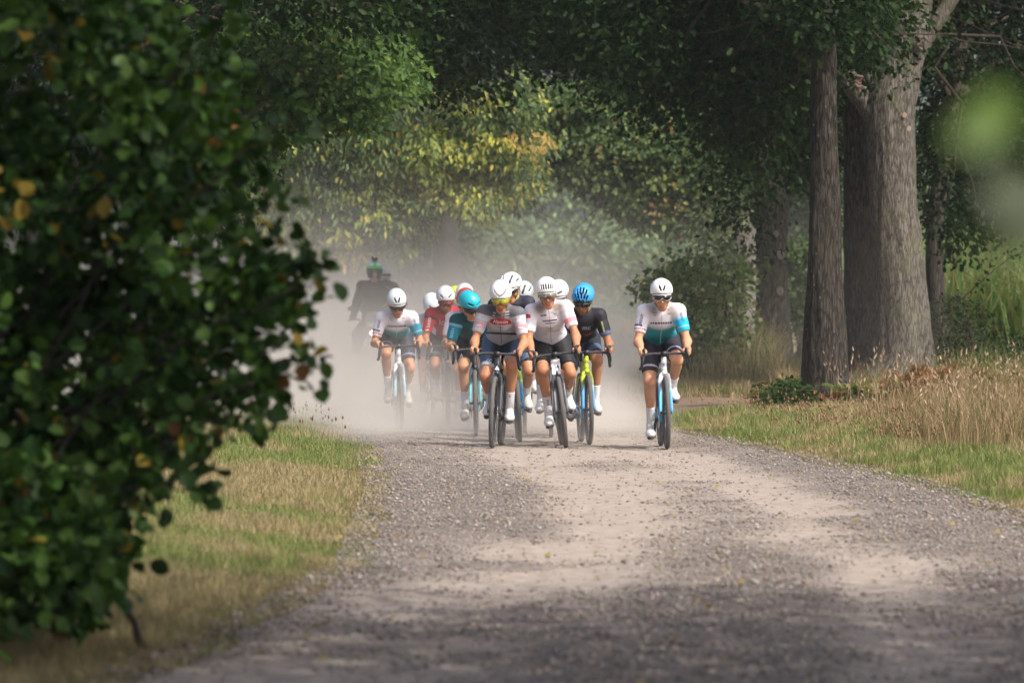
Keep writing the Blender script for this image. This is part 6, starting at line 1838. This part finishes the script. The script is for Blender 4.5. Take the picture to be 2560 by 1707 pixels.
moto_wheel(0, 'front_wheel'); moto_wheel(1.5, 'rear_wheel')
mb = MB()
for s in (-1, 1): mb.tube([(s * .10, 0, .34), (s * .10, .30, .98)], .025, 10)
mb.box((0, .30, .95), (.26, .10, .03)); mb.build('front_fork', M_GREYM, mot)
mb = MB(); mb.tube([(0, -.30, .60), (0, -.12, .70), (0, .06, .72), (0, .24, .66)], [.05, .08, .085, .06], 12, squash=(1.0, .35)); mb.build('mudguard', M_ORANGE, mot)
mb = MB(); mb.tube([(0, .22, .95), (0, .14, .95), (0, .10, .94)], [.12, .15, .10], 18, squash=(1.15, .85)); hs = mb.build('headlight_housing', M_ORANGE, mot)
m, nt, b, out = newmat('lit_headlight'); b.inputs['Base Color'].default_value = (.9, .9, .9, 1); b.inputs['Emission Color'].default_value = (1, .98, .92, 1); b.inputs['Emission Strength'].default_value = 22
mb = MB(); mb.tube([(0, .10, .915), (0, .075, .915)], [.085, .07], 20, squash=(1.1, .5)); mb.build('headlight', m, hs)
mb = MB()
V = []
for i, u in enumerate(np.linspace(-1, 1, 11)):
    for z, w_, y in ((1.02, .17, .16), (1.14, .16, .22), (1.24, .12, .28)): V.append((u * w_, y + .08 * u * u, z - .02 * u * u))
Q = [[3 * i + j, 3 * i + 3 + j, 3 * i + 4 + j, 3 * i + 1 + j] for i in range(10) for j in range(2)]
V = A(V); mb.put(V, Q); mb.put(V + [0, .006, 0], [q[::-1] for q in Q]); mb.build('windscreen', M('smoked_screen', (.32, .31, .30), .2, noise=.1), mot)
mb = MB(); mb.box((0, .09, 1.045), (.26, .012, .065)); fp = mb.build('front_plate', M('plate_pale', (.55, .66, .62), .5), mot, smooth=False)
mb = MB(); mb.tube([(0, .34, .92), (0, .50, .99), (0, .72, .98), (0, .86, .90)], [.10, .17, .16, .09], 16, squash=(1.0, .75)); mb.build('fuel_tank', M_ORANGE, mot)
mb = MB(); mb.tube([(0, .80, .90), (0, 1.0, .90), (0, 1.35, .94), (0, 1.62, .96)], [.10, .14, .14, .09], 14, squash=(1.1, .45)); mb.build('seat', M_BLACK, mot)
mb = MB(); mb.box((0, .68, .52), (.34, .42, .34)); mb.tube([(-.27, .62, .50), (.27, .62, .50)], .11, 16); mb.tube([(0, .36, .90), (0, .40, .55), (0, .6, .30), (0, .95, .32), (0, 1.05, .55), (0, .9, .85)], .03, 8); mb.build('engine', M_GREYM, mot)
mb = MB()
for s in (-1, 1): mb.tube([(s * .07, 1.0, .42), (s * .09, 1.5, .34)], .026, 8)
mb.build('swingarm', M_GREYM, mot)
mb = MB(); mb.tube([(.16, .5, .35), (.20, .9, .34), (.22, 1.3, .50), (.22, 1.65, .58)], [.03, .035, .05, .05], 10); mb.build('exhaust', M_GREYM, mot)
mb = MB(); mb.tube([(-.42, .44, 1.10), (-.28, .36, 1.12), (-.10, .31, 1.04), (.10, .31, 1.04), (.28, .36, 1.12), (.42, .44, 1.10)], .014, 8); mb.build('handlebar', M_BLACK, mot)
for s in (-1, 1):
    mb = MB(); mb.tube([(s * .30, .36, 1.12), (s * .36, .33, 1.26)], .006, 6); mb.tube([(s * .36, .34, 1.28), (s * .36, .32, 1.28)], [.05, .045], 14, squash=(1.3, .8)); mb.build('mirror', M_BLACK, mot)
    mb = MB(); mb.box((s * .25, 1.5, .70), (.16, .42, .30)); mb.build('pannier', M_BLACK, mot, smooth=False)

def moto_person(loc, rot, label, pelvis, chest, head, hands, feet, jacket, trouser, skin, pitch=0., yaw=0.):
    R_ = empty('person', loc, rot, label=label, cat='person', group=None)
    pelvis, chest, hc = A(pelvis, float), A(chest, float), A(head, float)
    up = unit(hc - chest)
    sh = {s: chest + A([s * .19, .01, .12]) for s in (-1, 1)}
    hip = {s: pelvis + A([s * .10, -.03, -.02]) for s in (-1, 1)}
    wr = {s: A(hands[s], float) for s in (-1, 1)}; ft = {s: A(feet[s], float) for s in (-1, 1)}
    el = {s: ik(sh[s], wr[s], .30, .28, (s * .8, .3, -.5)) for s in (-1, 1)}
    kn = {s: ik(hip[s], ft[s], .45, .45, (s * .4, -1, .3)) for s in (-1, 1)}
    lo = A([-.62, min(wr[-1][1], ft[-1][1]) - .25, .2]); hi = A([.62, pelvis[1] + .35, hc[2] + .25])
    def tor(Fd, o, k=.05):
        Fd.cone(pelvis, pelvis + [0, -.02, .06], .125, .12, k, (1.3, 1, 1), None, o); Fd.cone(pelvis, chest, .125, .135, k, (1.3, 1, 1), None, o); Fd.cone(chest, (sh[-1] + sh[1]) / 2, .135, .09, k, (1.3, 1, 1), None, o); Fd.cone(sh[-1], sh[1], .075, .075, .04, (1, 1, 1), None, o)
    def arm(Fd, s, o): Fd.cone(sh[s], el[s], .068, .055, .04, (1, 1, 1), None, o); Fd.cone(el[s], wr[s], .054, .038, .03, (1, 1, 1), None, o)
    def leg(Fd, s, o): Fd.cone(hip[s], kn[s], .10, .068, .04, (1, 1, 1), None, o); Fd.cone(kn[s], ft[s] + [0, .02, .08], .066, .045, .03, (1, 1, 1), None, o)
    HR = rotz(yaw) @ rotx(pitch); hl = lambda x, y, z: hc + HR @ A([x, y, z])
    Fd = Field(lo, hi, .014); tor(Fd, -.01)
    for s in (-1, 1):
        arm(Fd, s, -.008); leg(Fd, s, -.008); Fd.cone(ft[s] + [0, .02, .08], ft[s] + [0, -.06, .03], .04, .035, .03)
        Fd.cone(wr[s], wr[s] + [0, -.05, 0], .03, .034, .02)
    Fd.cone(chest + [0, 0, .14], hl(0, .01, -.05), .058, .055, .03); Fd.cone(hl(0, .015, 0), hl(0, -.04, -.06), .088, .062, .03)
    v1, q1 = Fd.mesh()
    Fh = Field(hc - .17, hc + .17, .006)
    Fh.cone(hl(0, .015, .012), hl(0, .015, .013), .088, .088, .01, (.86, 1.08, 1.04), HR); Fh.cone(hl(0, -.03, -.045), hl(0, -.035, -.07), .062, .05, .03); Fh.cone(hl(0, -.055, -.108), hl(0, -.06, -.11), .026, .024, .03, (1.25, 1, 1), HR); Fh.cone(hl(0, -.088, -.018), hl(0, -.11, -.052), .009, .0135, .014)
    Fh.cone(hl(-.018, -.094, -.084), hl(.018, -.094, -.084), .008, .008, .006)
    for s in (-1, 1): Fh.cone(hl(s * .034, -.082, -.012), hl(s * .033, -.083, -.012), .014, .014, .008); Fh.cone(hl(s * .048, -.058, -.045), hl(s * .05, -.05, -.05), .022, .02, .02)
    v2, q2 = Fh.mesh()
    v = np.concatenate([v1, v2]); q = np.concatenate([q1, q2 + len(v1)])
    add('body', v, q, M_SKIN, R_, col=np.tile(A(skin), (len(v), 1)), smooth=True)
    Fj = Field(lo, hi, .013); tor(Fj, .012)
    for s in (-1, 1): arm(Fj, s, .012)
    Fj.cone(chest + [0, .0, .13], chest + [0, -.0, .20], .075, .07, .03)
    Fj.plane(pelvis - [0, 0, .04], A([0, 0, -1.]))
    v, q = Fj.mesh(); v = v + (fbm(v * 14, 2, 2) - .5)[:, None] * .012; add('jacket', v, q, M_CLOTH, R_, col=np.tile(A(jacket), (len(v), 1)), smooth=True)
    Fj = Field(lo, hi, .014); Fj.cone(pelvis - [0, 0, .02], pelvis, .125, .125, .04, (1.3, 1, 1), None, .008)
    for s in (-1, 1): leg(Fj, s, .010)
    v, q = Fj.mesh(); add('trousers', v, q, M_CLOTH, R_, col=np.tile(A(trouser), (len(v), 1)), smooth=True)
    for s in (-1, 1):
        Fb = Field(ft[s] - .2, ft[s] + .28, .01); Fb.cone(ft[s] + [0, .05, .03], ft[s] + [0, -.13, .02], .045, .038, .03); Fb.cone(ft[s] + [0, .03, .05], ft[s] + [0, .03, .2], .05, .055, .03)
        v, q = Fb.mesh(); add('boot', v, q, M_BLACK, R_, smooth=True)
        Fg = Field(wr[s] - .14, wr[s] + .12, .006)
        Fg.cone(wr[s] + [0, .04, 0], wr[s] + [0, -.04, .005], .038, .042, .02)
        for i in range(4):
            b = wr[s] + A([(-.035 + i * .023), -.065, .02]); Fg.cone(b + [0, .03, -.005], b, .013, .013, .008); Fg.cone(b, b + [0, -.02, -.028], .0125, .012, .004); Fg.cone(b + [0, -.02, -.028], b + [0, .012, -.05], .012, .0105, .004)
        Fg.cone(wr[s] + [-s * .03, -.02, 0], wr[s] + [-s * .055, -.055, -.015], .016, .013, .01)
        v, q = Fg.mesh(); add('glove', v, q, M_GLOVE, R_, smooth=True)
    return R_, hl, HR, hc
seatx = 0
P1, hl, HR, hc = moto_person((mx, my, 0), (0, 0, .05), 'motorcycle driver in dark jacket with green and white helmet', (0, .93, 1.10), (0, .80, 1.50), (-.005, .70, 1.855), {-1: (-.34, .46, 1.14), 1: (.34, .46, 1.14)}, {-1: (-.22, .75, .38), 1: (.22, .75, .38)},
                             (.028, .028, .030), (.03, .03, .032), (.50, .28, .19))
Fm = Field(A([-.17, -.24, -.16]), A([.17, .19, .20]), .006)
Fm.cone((0, .01, .02), (0, .02, .02), .132, .132, .01, (.96, 1.1, 1.06)); Fm.cone((0, .02, -.05), (0, .03, -.08), .115, .105, .03, (1, 1, 1))
Fm.cone((0, .010, -.01), (0, .012, -.01), .098, .098, .001, (.95, 1.1, 1.04), cut=True); Fm.cone((0, -.16, -.02), (0, -.16, -.12), .078, .075, .02, cut=True)
Fm.F = np.maximum(Fm.F, -(Fm.grid((slice(None),) * 3)[2] + .115))
v, q = Fm.mesh(); c = np.tile(A([.86, .86, .90]), (len(v), 1)); c = put(c, (v[:, 2] < .03) * 1., (.05, .05, .055)); c = put(c, (band(v[:, 2], .03, .075, .004) + ((np.abs(v[:, 0]) < .028) & (v[:, 2] > .07) & (v[:, 1] < .05))).clip(0, 1), (.04, .85, .14))
hel = add('helmet', hc + v @ HR.T, q, M_HELM, P1, col=c, smooth=True)
V = []
for u in np.linspace(-1, 1, 13):
    for t_ in (0, 1): V.append((u * (.128 - .01 * t_), -.09 - .085 * t_ * (1 - .5 * u * u) + .07 * u * u, .055 - .012 * t_ - .012 * u * u))
V = A(V); Q = A([[2 * i, 2 * i + 1, 2 * i + 3, 2 * i + 2] for i in range(12)]); V2 = V - [0, 0, .006]
add('visor_peak', hc + np.concatenate([V, V2]) @ HR.T, np.concatenate([Q, Q[:, ::-1] + len(V)]), M('green_peak', (.04, .80, .14), .35), hel, smooth=True)
mb = MB(); mb.box(hl(0, -.06, .175), (.085, .06, .045)); mb.tube([hl(0, -.06, .12), hl(0, -.06, .16)], .015, 8); mb.tube([hl(.012, -.088, .175), hl(.012, -.10, .175)], .015, 12); mb.tube([hl(-.04, -.04, .19), hl(-.03, -.03, .215)], .012, 8)
mb.build('action_camera', M_BLACK, hel, smooth=False)
V = []
for u in np.linspace(-1, 1, 13):
    for zz, o in ((-.035, 0), (.012, 0), (.012, .004), (-.035, .004)): V.append((.072 * u, -.105 + .035 * u * u - o, zz))
V = A(V); Q = A([[4 * i + j, 4 * i + (j + 1) % 4, 4 * i + 4 + (j + 1) % 4, 4 * i + 4 + j] for i in range(12) for j in range(4)])
add('goggles', hc + V @ HR.T, Q, M('green_goggle', (.02, .25, .12), .15, coat=.4), P1, smooth=True)
mb = MB(); mb.tube([(.16, .62, 1.62), (.25, .66, 1.56), (.26, .62, 1.44), (.18, .58, 1.36), (.10, .60, 1.30)], .008, 6); mb.build('coiled_cable', M('orange_cable', (.45, .14, .08), .6), P1)
P2, hl, HR, hc = moto_person((mx, my, 0), (0, 0, .05), 'motorcycle passenger with white and grey banded helmet, half hidden behind the driver', (.03, 1.33, 1.12), (.10, 1.28, 1.48), (.145, 1.22, 1.79), {-1: (-.10, 1.02, 1.20), 1: (.26, 1.00, 1.30)}, {-1: (-.24, 1.2, .50), 1: (.26, 1.2, .50)},
                             (.11, .06, .045), (.03, .03, .032), (.50, .28, .19), yaw=.2)
Fm.F[:] = .2
Fm.cone((0, .01, .02), (0, .02, .02), .122, .122, .01, (.94, 1.1, 1.06)); Fm.cone((0, .02, -.05), (0, .03, -.08), .108, .10, .03); Fm.cone((0, -.17, -.02), (0, -.17, -.10), .07, .07, .02, cut=True)
Fm.F = np.maximum(Fm.F, -(Fm.grid((slice(None),) * 3)[2] + .115))
v, q = Fm.mesh(); c = np.tile(A([.66, .66, .70]), (len(v), 1)); c = put(c, band(v[:, 2], -.02, .02, .003), (.14, .15, .17)); c = put(c, band(v[:, 2], -.055, -.045, .003), (.14, .15, .17))
add('helmet', hc + v @ HR.T, q, M_HELM, P2, col=c, smooth=True)
# ================================================================== AIR
def box_mesh(name, lo, hi):
    lo = np.array(lo, float); hi = np.array(hi, float)
    v = np.array([[i, j, k] for i in (0, 1) for j in (0, 1) for k in (0, 1)]) * (hi - lo) + lo
    return v, np.array([[0, 1, 3, 2], [4, 6, 7, 5], [0, 4, 5, 1], [2, 3, 7, 6], [0, 2, 6, 4], [1, 5, 7, 3]])
def mat_dust():
    m = bpy.data.materials.new('drifting_dust'); m.use_nodes = True; nt = m.node_tree
    nt.nodes.remove(nt.nodes['Principled BSDF']); out = nt.nodes['Material Output']
    tc = N(nt, 'ShaderNodeTexCoord'); sp = N(nt, 'ShaderNodeSeparateXYZ'); nt.links.new(tc.outputs['Object'], sp.inputs[0])
    no = N(nt, 'ShaderNodeTexNoise'); no.inputs['Scale'].default_value = .28; no.inputs['Detail'].default_value = 2; no.inputs['Distortion'].default_value = .6
    nt.links.new(tc.outputs['Object'], no.inputs['Vector'])
    def M(op, a, b=None, c=None):
        n = N(nt, 'ShaderNodeMath', operation=op)
        for i, x in enumerate((a, b, c)):
            if x is None: continue
            if isinstance(x, (int, float)): n.inputs[i].default_value = x
            else: nt.links.new(x, n.inputs[i])
        return n.outputs[0]
    def R(x, a, b, c=0., d=1., smooth=True):
        n = N(nt, 'ShaderNodeMapRange', interpolation_type='SMOOTHSTEP' if smooth else 'LINEAR')
        nt.links.new(x, n.inputs[0])
        for i, q in enumerate((a, b, c, d)): n.inputs[i + 1].default_value = q
        return n.outputs[0]
    x, y, z = sp.outputs
    nz = R(no.outputs[0], .32, .68, .30, 1.75)
    # low thick layer boiling up behind the wheels and a taller veil over the lane
    zl = M('EXPONENT', M('MULTIPLY', M('POWER', M('MAXIMUM', M('DIVIDE', z, .75), 0.), 1.6), -1.))
    zh = M('EXPONENT', M('MULTIPLY', M('POWER', M('MAXIMUM', M('DIVIDE', z, 2.15), 0.), 2.4), -1.))
    yl = R(y, DUST['y0'], DUST['y1']); yh = M('ADD', M('MULTIPLY', R(y, 55., 66.), .12), M('MULTIPLY', R(y, 76., 90.), .9))
    # right-hand limit of the cloud drifts with distance
    lim = R(y, 58., 82., -.15, 2.1)
    dx = M('SUBTRACT', x, lim)
    xr = R(dx, -.9, .5, 1., 0.)
    xr2 = R(dx, -2.4, .6, 1., 0.25)
    yend = R(y, 92., 108., 1., 0.)
    xl = R(x, -10., -6., 0., 1.)
    low = M('MULTIPLY', M('MULTIPLY', zl, yl), M('MULTIPLY', xr, DUST['low']))
    high = M('MULTIPLY', M('MULTIPLY', zh, yh), M('MULTIPLY', xr2, DUST['high']))
    # thin puff close to the wheels of the leading riders
    zw = M('EXPONENT', M('MULTIPLY', z, -4.5))
    yw = R(y, 48.2, 51.5); xw = M('MULTIPLY', R(x, -2.2, -1.2), R(x, .9, 1.8, 1., 0.))
    wheel = M('MULTIPLY', M('MULTIPLY', zw, yw), M('MULTIPLY', xw, DUST['wheel']))
    d = M('ADD', M('ADD', low, high), wheel)
    d = M('MULTIPLY', M('MULTIPLY', d, nz), M('MULTIPLY', yend, xl))
    pv = N(nt, 'ShaderNodeVolumePrincipled')
    pv.inputs['Color'].default_value = DUST['color']
    pv.inputs['Anisotropy'].default_value = .0
    nt.links.new(d, pv.inputs['Density'])
    nt.links.new(pv.outputs[0], out.inputs['Volume'])
    return m
DUST = dict(y0=50.5, y1=60., low=.32, high=.105, wheel=.5, color=(.865, .83, .775, 1))
v, f = box_mesh('d', (-10, 48.2, .03), (5.5, 108, 5.0))
add('dust_cloud', v, f, mat_dust(), label='thick beige dust cloud raised by the riders, hanging over the lane', cat='dust', kind='stuff')
if HAZE:
    m = bpy.data.materials.new('thin_air_haze'); m.use_nodes = True; nt = m.node_tree
    nt.nodes.remove(nt.nodes['Principled BSDF'])
    pv = N(nt, 'ShaderNodeVolumePrincipled'); pv.inputs['Color'].default_value = (.80, .90, .96, 1); pv.inputs['Density'].default_value = HAZE
    nt.links.new(pv.outputs[0], nt.nodes['Material Output'].inputs['Volume'])
    v, f = box_mesh('h', (-150, -70, -2), (150, 470, 26))
    add('haze', v, f, m, kind='stuff')
